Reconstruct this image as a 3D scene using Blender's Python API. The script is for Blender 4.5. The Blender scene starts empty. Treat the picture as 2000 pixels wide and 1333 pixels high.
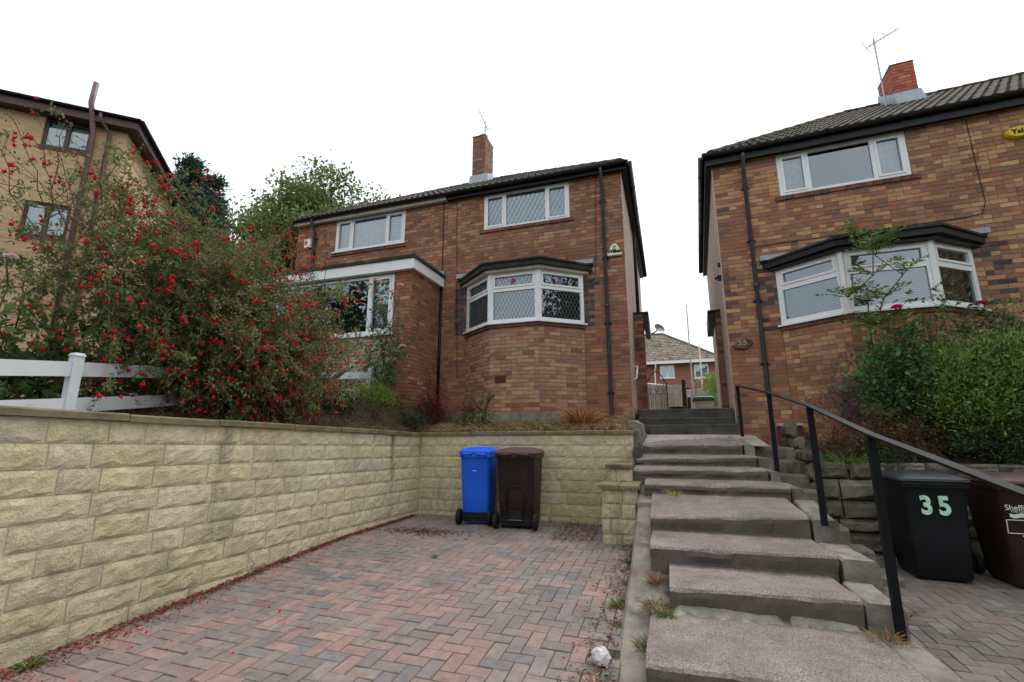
import bpy, math, random
import numpy as np
from mathutils import Vector, Matrix

scene = bpy.context.scene
COL = scene.collection
rad = math.radians
RN = random.Random(11)

# ------------------------------------------------------------------ camera, sky, sun, exposure
CAM_Z = 1.2
cam_data = bpy.data.cameras.new('camera')
cam_data.sensor_width = 22.3
cam_data.lens = 10.0
cam_data.clip_start = 0.05
cam_data.clip_end = 2000
cam = bpy.data.objects.new('camera', cam_data)
cam.location = (0, 0, CAM_Z)
cam.rotation_euler = (rad(90 + 11.7), 0, rad(18.45))
COL.objects.link(cam)
scene.camera = cam

SUN_EL, SUN_AZ = 58, 30          # azimuth clockwise from +Y
world = bpy.data.worlds.new('World')
scene.world = world
world.use_nodes = True
wt = world.node_tree
bg = wt.nodes['Background']
sky = wt.nodes.new('ShaderNodeTexSky')
sky.sky_type = 'NISHITA'
sky.sun_disc = False
sky.sun_elevation = rad(SUN_EL)
sky.sun_rotation = rad(SUN_AZ)
sky.air_density = 1.0
sky.dust_density = 3.0
wtc = wt.nodes.new('ShaderNodeTexCoord')
wn = wt.nodes.new('ShaderNodeTexNoise')
wn.inputs['Scale'].default_value = 1.6
wn.inputs['Detail'].default_value = 5
wr = wt.nodes.new('ShaderNodeValToRGB')      # broken overcast: white cloud, a little thinner in places
wr.color_ramp.elements[0].position = .30
wr.color_ramp.elements[0].color = (8.2, 9.5, 10.2, 1)
wr.color_ramp.elements[1].position = .62
wr.color_ramp.elements[1].color = (12.2, 12.3, 12.3, 1)
wm = wt.nodes.new('ShaderNodeMix')
wm.data_type = 'RGBA'
wm.inputs[0].default_value = .90
wt.links.new(wtc.outputs['Generated'], wn.inputs['Vector'])
wt.links.new(wn.outputs['Fac'], wr.inputs['Fac'])
wt.links.new(sky.outputs[0], wm.inputs[6])
wt.links.new(wr.outputs[0], wm.inputs[7])
wt.links.new(wm.outputs[2], bg.inputs['Color'])
bg.inputs['Strength'].default_value = .095

sun_data = bpy.data.lights.new('sun', 'SUN')
sun_data.energy = 1.5
sun_data.angle = rad(28)
sun_data.color = (1, .97, .92)
sun = bpy.data.objects.new('sun', sun_data)
sun.rotation_euler = (rad(90 - SUN_EL), 0, rad(180 - SUN_AZ))
COL.objects.link(sun)

scene.view_settings.view_transform = 'Standard'
scene.view_settings.look = 'None'
scene.view_settings.gamma = 1
scene.view_settings.exposure = 0.42
scene.view_settings.use_curve_mapping = False
scene.render.engine = 'CYCLES'
scene.cycles.max_bounces = 6
scene.cycles.transparent_max_bounces = 12

# ------------------------------------------------------------------ helpers
def S(r, g, b):
    def f(c):
        c /= 255.
        return c / 12.92 if c <= .04045 else ((c + .055) / 1.055) ** 2.4
    return (f(r), f(g), f(b))

class MB:
    """collects shapes; build() links them as one mesh object"""
    def __init__(s):
        s.V, s.F, s.C = [], [], []
    def add(s, vs, fs, col=None):
        n = len(s.V)
        s.V.extend([tuple(v) for v in vs])
        s.F.extend([tuple(i + n for i in f) for f in fs])
        s.C.extend([col or (1, 1, 1)] * len(vs))
        return s
    def box(s, x0, x1, y0, y1, z0, z1, col=None):
        return s.add([(x0,y0,z0),(x1,y0,z0),(x1,y1,z0),(x0,y1,z0),(x0,y0,z1),(x1,y0,z1),(x1,y1,z1),(x0,y1,z1)],
                     [(0,3,2,1),(4,5,6,7),(0,1,5,4),(1,2,6,5),(2,3,7,6),(3,0,4,7)], col)
    def fbox(s, fr, u0, u1, n0, n1, z0, z1, col=None, back=True):
        """box in a wall frame: u along the wall, n outward, z up"""
        P = lambda u, n, z: fpt(fr, u, n, z)
        fs = [(0,1,2,3),(1,5,6,2),(4,0,3,7),(3,2,6,7),(4,5,1,0)]
        if back: fs.append((5,4,7,6))
        return s.add([P(u0,n1,z0),P(u1,n1,z0),P(u1,n1,z1),P(u0,n1,z1),P(u0,n0,z0),P(u1,n0,z0),P(u1,n0,z1),P(u0,n0,z1)], fs, col)
    def prism(s, a, b, col=None):
        n = len(a)
        return s.add(list(a) + list(b), [tuple(range(n))[::-1], tuple(range(n, 2*n))] + [(i, (i+1) % n, n+(i+1) % n, n+i) for i in range(n)], col)
    def bar(s, p, q, w, h, col=None, up=(0,0,1)):
        p, q = Vector(p), Vector(q)
        d = (q - p).normalized()
        a = d.cross(Vector(up))
        if a.length < 1e-4: a = d.cross(Vector((1,0,0)))
        a.normalize()
        b = a.cross(d)
        o = [a*w/2 + b*h/2, -a*w/2 + b*h/2, -a*w/2 - b*h/2, a*w/2 - b*h/2]
        return s.prism([p + k for k in o], [q + k for k in o], col)
    def tube(s, pts, r, n=6, col=None, cap=True):
        pts = [Vector(p) for p in pts]
        m = len(pts)
        rs = list(r) if hasattr(r, '__len__') else [r] * m
        vs, fs = [], []
        ref = None
        for i, p in enumerate(pts):
            d = (pts[min(i+1, m-1)] - pts[max(i-1, 0)])
            if d.length < 1e-9: d = Vector((0,0,1))
            d.normalize()
            if ref is None: ref = d.orthogonal().normalized()
            ref = (ref - d * ref.dot(d))
            if ref.length < 1e-6: ref = d.orthogonal()
            ref.normalize()
            o = d.cross(ref)
            for k in range(n):
                t = 2 * math.pi * k / n
                vs.append(p + (ref * math.cos(t) + o * math.sin(t)) * rs[i])
        for i in range(m-1):
            for k in range(n):
                fs.append((i*n+k, i*n+(k+1) % n, (i+1)*n+(k+1) % n, (i+1)*n+k))
        if cap:
            fs.append(tuple(range(n))[::-1]); fs.append(tuple(range((m-1)*n, m*n)))
        return s.add(vs, fs, col)
    def loft(s, loops, col=None, cap=True):
        n = len(loops[0]); m = len(loops)
        fs = []
        for i in range(m-1):
            for k in range(n):
                fs.append((i*n+k, i*n+(k+1) % n, (i+1)*n+(k+1) % n, (i+1)*n+k))
        if cap:
            fs.append(tuple(range(n))[::-1]); fs.append(tuple(range((m-1)*n, m*n)))
        return s.add([v for l in loops for v in l], fs, col)
    def mesh(s, name, smooth=False):
        me = bpy.data.meshes.new(name)
        me.from_pydata(s.V, [], s.F)
        a = me.color_attributes.new('col', 'FLOAT_COLOR', 'POINT')
        c = np.ones((len(s.V), 4), np.float32)
        if s.V: c[:, :3] = np.array(s.C, np.float32)
        a.data.foreach_set('color', c.ravel())
        if smooth: me.polygons.foreach_set('use_smooth', [True] * len(me.polygons))
        me.update()
        return me
    def build(s, name, mat, parent=None, smooth=False):
        return link(name, s.mesh(name, smooth), mat, parent)

def fpt(fr, u, n, z):
    (ox, oy), (ux, uy) = fr
    return (ox + ux*u + uy*n, oy + uy*u - ux*n, z)

def link(name, me, mat, parent=None):
    o = bpy.data.objects.new(name, me)
    if mat and not me.materials: me.materials.append(mat)
    COL.objects.link(o)
    if parent is not None: adopt(o, parent)
    return o

ROOT = {}
def adopt(o, parent):
    o.parent = parent
    if parent.name in ROOT: o.matrix_parent_inverse = ROOT[parent.name].inverted()

def thing(name, label, cat, loc=(0,0,0), rotz=0, group=None):
    o = bpy.data.objects.new(name, None)
    o.empty_display_size = .2
    COL.objects.link(o)
    o.location = loc
    o.rotation_euler = (0, 0, rotz)
    ROOT[o.name] = Matrix.Translation(loc) @ Matrix.Rotation(rotz, 4, 'Z')
    return tag(o, label, cat, group)

def tag(o, label=None, cat=None, group=None, kind=None):
    if label: o['label'] = label
    if cat: o['category'] = cat
    if group: o['group'] = group
    if kind: o['kind'] = kind
    return o

def struct(o): return tag(o, kind='structure')
def stuff(o): return tag(o, kind='stuff')

# ------------------------------------------------------------------ materials
def pm(name, col=(.5,.5,.5), rough=.85, var=.2, vs=6., bump=0., bs=60., src=None, spec=.3, metal=0., stains=(), fine=0., fs=220., dist=.004, coat=0.):
    """procedural principled material: colour x two octaves of noise, stains with shapes of their own, fine bump"""
    m = bpy.data.materials.new(name)
    m.use_nodes = True
    nt = m.node_tree
    N, L = nt.nodes, nt.links
    p = N['Principled BSDF']
    geo = N.new('ShaderNodeNewGeometry')
    if src == 'attr':
        c = N.new('ShaderNodeAttribute'); c.attribute_name = 'col'; cur = c.outputs['Color']
    elif src == 'obj':
        c = N.new('ShaderNodeObjectInfo'); cur = c.outputs['Color']
    else:
        c = N.new('ShaderNodeRGB'); c.outputs[0].default_value = (*col, 1); cur = c.outputs[0]
    def noise(scale, detail=5, rough_=.6, vec=None):
        n = N.new('ShaderNodeTexNoise')
        n.inputs['Scale'].default_value = scale
        n.inputs['Detail'].default_value = detail
        n.inputs['Roughness'].default_value = rough_
        L.new(vec or geo.outputs['Position'], n.inputs['Vector'])
        return n.outputs['Fac']
    def scale_by(fac, lo, hi):
        mr = N.new('ShaderNodeMapRange')
        mr.inputs[1].default_value = .3; mr.inputs[2].default_value = .7
        mr.inputs[3].default_value = lo; mr.inputs[4].default_value = hi
        L.new(fac, mr.inputs[0])
        mx = N.new('ShaderNodeVectorMath'); mx.operation = 'SCALE'
        L.new(cur, mx.inputs[0]); L.new(mr.outputs[0], mx.inputs['Scale'])
        return mx.outputs[0]
    if var: cur = scale_by(noise(vs), 1 - var, 1 + var)
    if fine: cur = scale_by(noise(fs, 2, .5), 1 - fine, 1 + fine)
    for st in stains:
        scol, sc, lo, hi, amt = st[:5]
        vec = None
        if len(st) > 5:
            mp = N.new('ShaderNodeMapping'); mp.inputs['Scale'].default_value = st[5]
            L.new(geo.outputs['Position'], mp.inputs['Vector']); vec = mp.outputs[0]
        f = noise(sc, 6, .62, vec)
        mr = N.new('ShaderNodeMapRange')
        mr.inputs[1].default_value = lo; mr.inputs[2].default_value = hi
        mr.inputs[3].default_value = 0; mr.inputs[4].default_value = amt
        L.new(f, mr.inputs[0])
        mx = N.new('ShaderNodeMix'); mx.data_type = 'RGBA'
        L.new(mr.outputs[0], mx.inputs[0]); L.new(cur, mx.inputs[6])
        mx.inputs[7].default_value = (*scol, 1)
        cur = mx.outputs[2]
    L.new(cur, p.inputs['Base Color'])
    p.inputs['Roughness'].default_value = rough
    p.inputs['Specular IOR Level'].default_value = spec
    p.inputs['Metallic'].default_value = metal
    if bump:
        b = N.new('ShaderNodeBump')
        b.inputs['Strength'].default_value = bump
        b.inputs['Distance'].default_value = dist
        L.new(noise(bs, 6, .65), b.inputs['Height'])
        L.new(b.outputs[0], p.inputs['Normal'])
    return m

def leaf_mat(name, trans=.38, rough=.55):
    m = bpy.data.materials.new(name)
    m.use_nodes = True
    nt = m.node_tree; N, L = nt.nodes, nt.links
    p = N['Principled BSDF']
    a = N.new('ShaderNodeAttribute'); a.attribute_name = 'col'
    L.new(a.outputs['Color'], p.inputs['Base Color'])
    p.inputs['Roughness'].default_value = rough
    p.inputs['Specular IOR Level'].default_value = .35
    t = N.new('ShaderNodeBsdfTranslucent')
    L.new(a.outputs['Color'], t.inputs['Color'])
    mx = N.new('ShaderNodeMixShader'); mx.inputs[0].default_value = trans
    L.new(p.outputs[0], mx.inputs[1]); L.new(t.outputs[0], mx.inputs[2])
    L.new(mx.outputs[0], N['Material Output'].inputs['Surface'])
    return m

def glass_mat(name, tint=(.88,.95,1.0), ior=2.6):
    m = bpy.data.materials.new(name)
    m.use_nodes = True
    nt = m.node_tree; N, L = nt.nodes, nt.links
    N.remove(N['Principled BSDF'])
    tr = N.new('ShaderNodeBsdfTransparent'); tr.inputs[0].default_value = (*tint, 1)
    gl = N.new('ShaderNodeBsdfGlossy'); gl.inputs['Roughness'].default_value = .01; gl.inputs['Color'].default_value = (.80,.92,1,1)
    fr = N.new('ShaderNodeFresnel'); fr.inputs['IOR'].default_value = ior
    mx = N.new('ShaderNodeMixShader')
    # a faint waviness so reflections bend as in real panes
    geo = N.new('ShaderNodeNewGeometry')
    n = N.new('ShaderNodeTexNoise'); n.inputs['Scale'].default_value = 1.7; n.inputs['Detail'].default_value = 1
    L.new(geo.outputs['Position'], n.inputs['Vector'])
    b = N.new('ShaderNodeBump'); b.inputs['Strength'].default_value = .12; b.inputs['Distance'].default_value = .02
    L.new(n.outputs['Fac'], b.inputs['Height']); L.new(b.outputs[0], gl.inputs['Normal'])
    L.new(fr.outputs[0], mx.inputs[0]); L.new(tr.outputs[0], mx.inputs[1]); L.new(gl.outputs[0], mx.inputs[2])
    L.new(mx.outputs[0], N['Material Output'].inputs['Surface'])
    return m

GRIME = S(58, 54, 48)
M = {}
_bst = ((S(84,66,58), 1.1, .55, .75, .35), (S(160,132,112), .8, .52, .76, .3), (S(178,160,142), 4.0, .62, .8, .35))
M['brick_o'] = pm('brick_piece', src='obj', var=.16, vs=35, bump=.5, bs=130, fine=.18, stains=_bst)
M['brick_a'] = pm('brick_mass', src='attr', var=.16, vs=35, bump=.5, bs=130, fine=.18, stains=_bst)
M['mortar'] = pm('mortar', S(160,134,116), var=.2, vs=9, stains=((S(110,90,78), 1.3, .5, .7, .55),))
_blk = ((S(150,140,118), 2.2, .50, .7, .5), (S(134,128,92), 1.1, .60, .72, .45), (S(92,86,76), 2.4, .60, .72, .7, (1,1,.12)), (S(204,199,188), 1.5, .58, .74, .55, (1,1,.35)), (S(186,172,144), 5, .55, .72, .4))
M['block'] = pm('pitched_stone', src='obj', var=.16, vs=14, bump=1.0, bs=55, fine=.16, fs=120, dist=.012, stains=_blk)
M['block_mortar'] = pm('stone_mortar', S(190,182,162), var=.25, vs=5, stains=_blk)
M['coping'] = pm('coping_stone', S(122,112,84), var=.25, vs=9, bump=.6, bs=90, fine=.2, stains=((S(70,66,52), 4, .5, .68, .7), (S(92,92,58), 2.2, .56, .7, .5)))
M['paver'] = pm('paver', src='obj', var=.22, vs=16, bump=.6, bs=160, fine=.25, fs=260, stains=((S(120,109,105), 1.1, .44, .68, .6), (S(146,121,113), .8, .50, .70, .5), (S(76,72,60), 2.2, .57, .73, .6), (S(64,68,44), 6, .64, .74, .6)))
M['paver_a'] = pm('paver_mass', src='attr', var=.22, vs=16, bump=.6, bs=160, fine=.25, fs=260, stains=((S(120,109,105), 1.1, .44, .68, .6), (S(146,121,113), .8, .50, .70, .5), (S(76,72,60), 2.2, .57, .73, .6), (S(64,68,44), 6, .64, .74, .6)))
M['joint'] = pm('mossy_joint', S(56,52,40), var=.4, vs=30, stains=((S(80,90,42), 2.6, .42, .58, .85),))
M['concrete'] = pm('weathered_concrete', S(126,116,106), var=.2, vs=7, bump=.8, bs=120, fine=.3, fs=190, dist=.006, stains=((S(72,68,62), 3.2, .5, .7, .6), (S(158,146,130), 1.9, .58, .74, .5)))
M['kerb'] = pm('kerb_concrete', S(136,129,118), var=.25, vs=6, bump=.9, bs=70, fine=.25, dist=.008, stains=((S(74,70,64), 2.6, .46, .66, .75), (S(168,160,146), 3.6, .56, .70, .6), (S(58,58,50), 8, .62, .72, .6)))
M['landing'] = pm('landing_concrete', S(168,158,147), var=.2, vs=4, bump=.7, bs=90, fine=.25, stains=((S(112,106,98), 2.2, .5, .7, .6),))
M['plinth'] = pm('dark_plinth', S(76,73,68), var=.3, vs=7, bump=.7, bs=90, fine=.2, stains=((S(40,40,38), 3, .48, .66, .7), (S(118,112,102), 5, .62, .76, .6)))
M['white'] = pm('white_upvc', S(226,228,230), rough=.35, var=.05, vs=3, spec=.5, stains=((S(170,165,150), 5, .66, .8, .35),))
M['whitefence'] = pm('white_fence_plastic', S(214,218,224), rough=.45, var=.06, vs=4, spec=.4, stains=((S(140,140,126), 6, .6, .76, .5),))
M['cream'] = pm('cream_board', S(196,188,176), rough=.6, var=.1, vs=5, stains=((S(120,112,100), 3, .55, .72, .5),))
M['black'] = pm('black_plastic', S(21,22,24), rough=.45, var=.25, vs=8, spec=.3, stains=((S(52,52,50), 5, .58, .78, .4),))
M['pipe'] = pm('grey_black_pipe', S(46,50,56), rough=.4, var=.2, vs=6, spec=.5, stains=((S(100,102,104), 9, .6, .75, .4),))
M['felt'] = pm('mossy_felt_edge', S(46,52,47), rough=.9, var=.3, vs=10, bump=.4, bs=80, stains=((S(84,92,74), 4, .52, .7, .6),))
M['lead'] = pm('lead_sheet', S(146,154,162), rough=.55, var=.15, vs=7, metal=.3, stains=((S(196,198,198), 5, .55, .72, .5),))
M['came'] = pm('lead_came', S(118,122,124), rough=.5, var=.1, metal=.4)
M['net'] = pm('net_curtain', S(226,232,234), rough=.95, var=.05, vs=3)
M['netfold'] = pm('white_curtain', S(230,234,236), rough=.95, var=.12, vs=10)
M['blind'] = pm('blind_slats', S(204,208,206), rough=.6, var=.05)
M['room'] = pm('dark_room', S(46,44,42), var=.3, vs=2)
M['glass'] = glass_mat('window_glass')
M['render'] = pm('pebble_render', S(180,161,149), var=.1, vs=3, bump=.7, bs=70, fine=.2, fs=120, stains=((S(120,100,90), 2.4, .5, .7, .6, (1,1,.25)), (S(204,184,172), 3, .58, .72, .4)))
M['tile'] = pm('concrete_tile', src='obj', var=.3, vs=10, bump=.6, bs=90, fine=.25, stains=((S(44,42,36), 2.6, .5, .66, .6), (S(104,100,84), 9, .66, .76, .6)))
M['tile_a'] = pm('concrete_tile_mass', src='attr', var=.3, vs=10, bump=.6, bs=90, fine=.25, stains=((S(44,42,36), 2.6, .5, .66, .6), (S(104,100,84), 9, .66, .76, .6)))
M['roofplain'] = pm('far_roof', S(104,94,84), var=.25, vs=4)
M['soil'] = pm('garden_soil', S(70,56,44), var=.4, vs=11, bump=1, bs=30, dist=.03, fine=.3, fs=90, stains=((S(112,92,64), 4, .5, .66, .6), (S(70,76,40), 2.2, .56, .7, .6)))
M['ground'] = pm('rough_ground', S(88,88,62), var=.35, vs=2, bump=.8, bs=12, dist=.05, stains=((S(76,92,46), 1, .45, .65, .7),))
M['tarmac'] = pm('tarmac', S(70,70,70), var=.2, vs=4, bump=.7, bs=160, fine=.3)
M['rubble'] = pm('rubble_stone', src='obj', var=.3, vs=9, bump=1, bs=50, dist=.012, fine=.22, fs=130, stains=((S(50,48,44), 3.2, .5, .68, .7), (S(122,116,100), 6, .6, .74, .5)))
M['metalblack'] = pm('black_painted_steel', S(16,18,21), rough=.55, var=.2, vs=9, spec=.2, stains=((S(60,58,54), 30, .68, .78, .5),))
M['rust'] = pm('rusty_iron', S(50,44,42), rough=.6, var=.3, vs=20)
M['galv'] = pm('galvanised', S(150,154,158), rough=.4, var=.2, metal=.8)
M['binblue'] = pm('blue_bin_plastic', S(30,98,232), rough=.42, var=.08, vs=4, spec=.35, stains=((S(60,100,190), 4, .58, .76, .35),))
M['binbrown'] = pm('brown_bin_plastic', S(48,30,27), rough=.5, var=.14, vs=5, spec=.3, stains=((S(70,54,48), 3, .56, .74, .45), (S(92,78,70), 10, .66, .76, .35)))
M['binbrownlid'] = pm('faded_brown_lid', S(90,64,62), rough=.5, var=.1, vs=5, spec=.4)
M['binblack'] = pm('black_bin_plastic', S(20,22,26), rough=.5, var=.15, vs=5, spec=.28, stains=((S(48,50,52), 2.2, .55, .75, .4), (S(70,68,64), 9, .66, .76, .4)))
M['binblacklid'] = pm('grey_black_lid', S(46,52,58), rough=.45, var=.1, vs=5, spec=.45)
M['rubber'] = pm('black_rubber', S(26,27,28), rough=.7, var=.15)
M['print'] = pm('white_print', S(214,226,220), rough=.6, var=.08, vs=20)
M['sticker'] = pm('iridescent_sticker', S(190,226,204), rough=.35, var=.1, vs=14, spec=.6, stains=((S(120,206,160), 16, .48, .6, .8), (S(214,190,226), 22, .56, .68, .7)))
M['ink'] = pm('black_ink', S(30,30,32), rough=.7, var=0)
M['alarmwhite'] = pm('alarm_box_white', S(232,230,208), rough=.4, var=.06)
M['alarmyellow'] = pm('alarm_box_yellow', S(214,178,40), rough=.4, var=.08)
M['bark'] = pm('bark', S(84,70,56), var=.35, vs=20, bump=.8, bs=40, dist=.01)
M['twig'] = pm('twig', S(112,88,70), var=.3, vs=20)
M['twiggrey'] = pm('dead_twig', S(116,96,88), var=.3, vs=14)
M['greenstem'] = pm('green_stem', S(84,88,52), var=.3, vs=14)
M['redstem'] = pm('red_stem', S(110,48,40), var=.35, vs=14)
M['leaf'] = leaf_mat('leaf')
M['petal'] = leaf_mat('petal', .25, .6)
M['straw'] = leaf_mat('straw', .15, .8)
M['tanbrick'] = None
M['timber'] = pm('grey_timber', S(184,178,174), var=.2, vs=7, stains=((S(110,104,98), 4, .5, .68, .5, (1,1,.2)),))
M['timberdark'] = pm('dark_timber', S(70,50,42), var=.3, vs=12)
M['greenlid'] = pm('dark_green_plastic', S(28,78,72), rough=.4, var=.1, spec=.5)
M['beige'] = pm('beige_plastic', S(196,190,172), rough=.6, var=.08)
M['stonegold'] = pm('gold_paint', S(206,166,104), rough=.5, var=.05)
M['redglass'] = pm('red_rose_motif', S(150,40,76), rough=.4, var=.15, vs=50)
M['violetglass'] = pm('violet_rose_motif', S(160,84,170), rough=.4, var=.15, vs=50)
M['greenglass'] = pm('green_leaf_motif', S(110,150,128), rough=.4, var=.1)
M['airbrick'] = pm('terracotta', S(96,56,46), var=.15, vs=30)
M['browntrim'] = pm('brown_trim', S(72,50,46), rough=.45, var=.15, spec=.4)
M['brownpipe'] = pm('brown_pipe', S(112,84,84), rough=.45, var=.15, spec=.4)
M['rock'] = pm('pale_rock', S(206,202,204), var=.15, vs=18, bump=.8, bs=40, dist=.01)

def brick_tex(name, c1, c2, mortar, scale=1.0, bw=.225, bh=.075):
    """brickwork on surfaces too far away to tell the bricks apart (generated along the wall through UVs in metres)"""
    m = bpy.data.materials.new(name); m.use_nodes = True
    nt = m.node_tree; N, L = nt.nodes, nt.links
    p = N['Principled BSDF']; p.inputs['Roughness'].default_value = .9
    uv = N.new('ShaderNodeUVMap'); uv.uv_map = 'uv'
    t = N.new('ShaderNodeTexBrick')
    t.inputs['Color1'].default_value = (*c1, 1); t.inputs['Color2'].default_value = (*c2, 1); t.inputs['Mortar'].default_value = (*mortar, 1)
    t.inputs['Scale'].default_value = scale
    t.inputs['Brick Width'].default_value = bw; t.inputs['Row Height'].default_value = bh
    t.inputs['Mortar Size'].default_value = .008
    L.new(uv.outputs[0], t.inputs['Vector'])
    n = N.new('ShaderNodeTexNoise'); n.inputs['Scale'].default_value = .9; n.inputs['Detail'].default_value = 6
    geo = N.new('ShaderNodeNewGeometry'); L.new(geo.outputs['Position'], n.inputs['Vector'])
    mr = N.new('ShaderNodeMapRange'); mr.inputs[1].default_value = .3; mr.inputs[2].default_value = .7; mr.inputs[3].default_value = .82; mr.inputs[4].default_value = 1.15
    L.new(n.outputs['Fac'], mr.inputs[0])
    mx = N.new('ShaderNodeVectorMath'); mx.operation = 'SCALE'
    L.new(t.outputs['Color'], mx.inputs[0]); L.new(mr.outputs[0], mx.inputs['Scale'])
    L.new(mx.outputs[0], p.inputs['Base Color'])
    return m
M['tanbrick'] = brick_tex('buff_brickwork', S(196,168,130), S(178,148,110), S(190,165,132))
M['redbrick'] = brick_tex('red_brickwork', S(150,82,68), S(128,70,60), S(160,130,116))

def uvwall(name, frame, rects, n, mat, parent, thick=.25):
    """flat wall panels in a wall frame, UVs in metres"""
    vs, fs, uvs = [], [], []
    for (u0, u1, z0, z1) in rects:
        k = len(vs)
        vs += [fpt(frame, u0, n, z0), fpt(frame, u1, n, z0), fpt(frame, u1, n, z1), fpt(frame, u0, n, z1)]
        vs += [fpt(frame, u0, n-thick, z0), fpt(frame, u1, n-thick, z0), fpt(frame, u1, n-thick, z1), fpt(frame, u0, n-thick, z1)]
        U = [(u0,z0),(u1,z0),(u1,z1),(u0,z1)] * 2
        for f in [(0,1,2,3),(1,5,6,2),(4,0,3,7),(3,2,6,7),(4,5,1,0),(5,4,7,6)]:
            fs.append(tuple(i+k for i in f)); uvs += [U[i] for i in f]
    me = bpy.data.meshes.new(name); me.from_pydata(vs, [], fs)
    l = me.uv_layers.new(name='uv')
    l.data.foreach_set('uv', np.array(uvs, np.float32).ravel())
    me.update()
    return link(name, me, mat, parent)

def decompose(u0, u1, z0, z1, holes):
    """rectangles that fill a wall around its openings"""
    us = sorted({u0, u1, *[min(max(h[0],u0),u1) for h in holes], *[min(max(h[1],u0),u1) for h in holes]})
    out = []
    for a, b in zip(us, us[1:]):
        if b - a < 1e-6: continue
        m = (a + b) / 2
        cuts = sorted([(max(h[2],z0), min(h[3],z1)) for h in holes if h[0] <= m <= h[1]])
        z = z0
        for c0, c1 in cuts:
            if c0 > z + 1e-6: out.append((a, b, z, c0))
            z = max(z, c1)
        if z < z1 - 1e-6: out.append((a, b, z, z1))
    return out
# ------------------------------------------------------------------ measured layout (metres; X along the house fronts, Y into the picture)
WX, WY = -3.85, 6.8                 # faces of the two retaining walls round the drive
HY = 8.75                           # both house fronts
def drive_z(y): return -.055 * max(0, 4.9 - y)
def side_z(y): return -.2 - .035 * max(0, 5.6 - y)      # neighbour's drive
def top_z(y): return 1.385 - .024 * (y - 1.7)           # top of the left wall's coping
F = np.array([-math.sin(rad(18.45)) * math.cos(rad(11.7)), math.cos(rad(18.45)) * math.cos(rad(11.7)), math.sin(rad(11.7))])
def nearness(p):
    v = np.array(p) - np.array((0, 0, CAM_Z))
    w = v @ F
    return 1 / w if w > .3 else 0

def sheet(name, xs, ys, zf, mat, thick=None):
    b = MB()
    nx, ny = len(xs), len(ys)
    b.add([(x, y, zf(x, y)) for y in ys for x in xs], [(j*nx+i, j*nx+i+1, (j+1)*nx+i+1, (j+1)*nx+i) for j in range(ny-1) for i in range(nx-1)])
    return b.build(name, mat, smooth=True)
def lin(a, b, n): return [a + (b-a)*i/(n-1) for i in range(n)]
def wob(x, y, s=1.): return math.sin(x*3.1*s + 1.3*math.sin(y*2.3*s)) * .5 + math.sin(y*4.7*s + x*1.9*s) * .5

# ground far and near
b = MB()
b.box(WX-.145, -.56, WY+.1, HY-.01, -.9, 1.16); b.box(-9.5, WX-.16, .3, 7.4, -.9, 1.1); b.box(1.88, 8, 7.0, HY-.01, -.9, .72)
b.prism([(-.10,y,-.9) for y in (2.95,8.4)] + [(1.3,y,-.9) for y in (8.4,2.95)], [(-.10,2.95,-.35),(-.10,8.4,.95),(1.3,8.4,.95),(1.3,2.95,-.35)])
struct(b.build('earth', M['soil']))
struct(sheet('ground', [-400,-60,-20,-9,0,9,20,60,400], [-400,-60,-10,6.9], lambda x, y: -.9 if y < 3 else -.75, M['ground']))
struct(sheet('hillside', [-400,-60,-20,-9.2,-8.9,-.45,1.06,8.9,9.2,20,60,400], [8.9,16,30,60,150,500], lambda x, y: 1.5 + max(0, y-40)*.03, M['ground']))
struct(sheet('road', lin(-60,60,9), [-9,-4.5,-.6], lambda x, y: -.72, M['tarmac']))

def paving(name, x0, x1, y0, y1, zf, pal, n_parts, gz=.004, keep=None):
    base = struct(sheet(name, lin(x0, x1, 4), lin(y0, y1, 22), lambda x, y: zf(y) - .008, M['joint']))
    c = MB()                                       # one chamfered paver, 200 x 100
    def ring(a, b, z): return [(-a,-b,z),(a,-b,z),(a,b,z),(-a,b,z)]
    c.loft([ring(.0972,.0472,-.03), ring(.0972,.0472,-.004), ring(.0945,.0445,0)], cap=False)
    c.F.append((8,9,10,11))
    me = c.mesh('paver')
    spots = []
    for i in range(int((x1-x0)/.1) + 4):
        for j in range(int((y1-y0)/.1) + 4):
            d = (i - j) % 4
            if d == 0: cx, cy, r = x0 + (i)*.1, y0 + (j-.5)*.1, 0
            elif d == 3: cx, cy, r = x0 + (i-.5)*.1, y0 + j*.1, 1
            else: continue
            if d == 0: cx, cy = x0 + i*.1 - .0, y0 + j*.1 - .05
            hx, hy = (.1,.05) if r == 0 else (.05,.1)
            if cx-hx < x0-.03 or cx+hx > x1+.03 or cy-hy < y0-.03 or cy+hy > y1+.03: continue
            if keep and not keep(cx, cy): continue
            spots.append((cx, cy, r))
    spots.sort(key=lambda s: -(nearness((s[0], s[1], 0)) if vis((s[0], s[1], zf(s[1]))) else 0))
    mass = MB()
    for k, (cx, cy, r) in enumerate(spots):
        slope = (zf(cy+.05) - zf(cy-.05)) / .1
        col = pal(cx, cy)
        mtx = Matrix.Translation((cx, cy, zf(cy) + RN.uniform(-.002,.002) + .004*wob(cx, cy, .5))) @ Matrix.Rotation(math.atan(slope), 4, 'X') @ Matrix.Rotation(RN.gauss(0,.012), 4, 'X') @ Matrix.Rotation(RN.gauss(0,.012), 4, 'Y') @ Matrix.Rotation(r*math.pi/2 + RN.gauss(0,.008), 4, 'Z')
        if k < n_parts:
            o = link('paver', me, M['paver'], base)
            o.matrix_basis = mtx
            o.color = (*col, 1)
        else:
            mass.add([mtx @ Vector(v) for v in c.V], c.F, col)
    if mass.V: stuff(mass.build('pavers', M['paver_a'], base))
    return base

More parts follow.
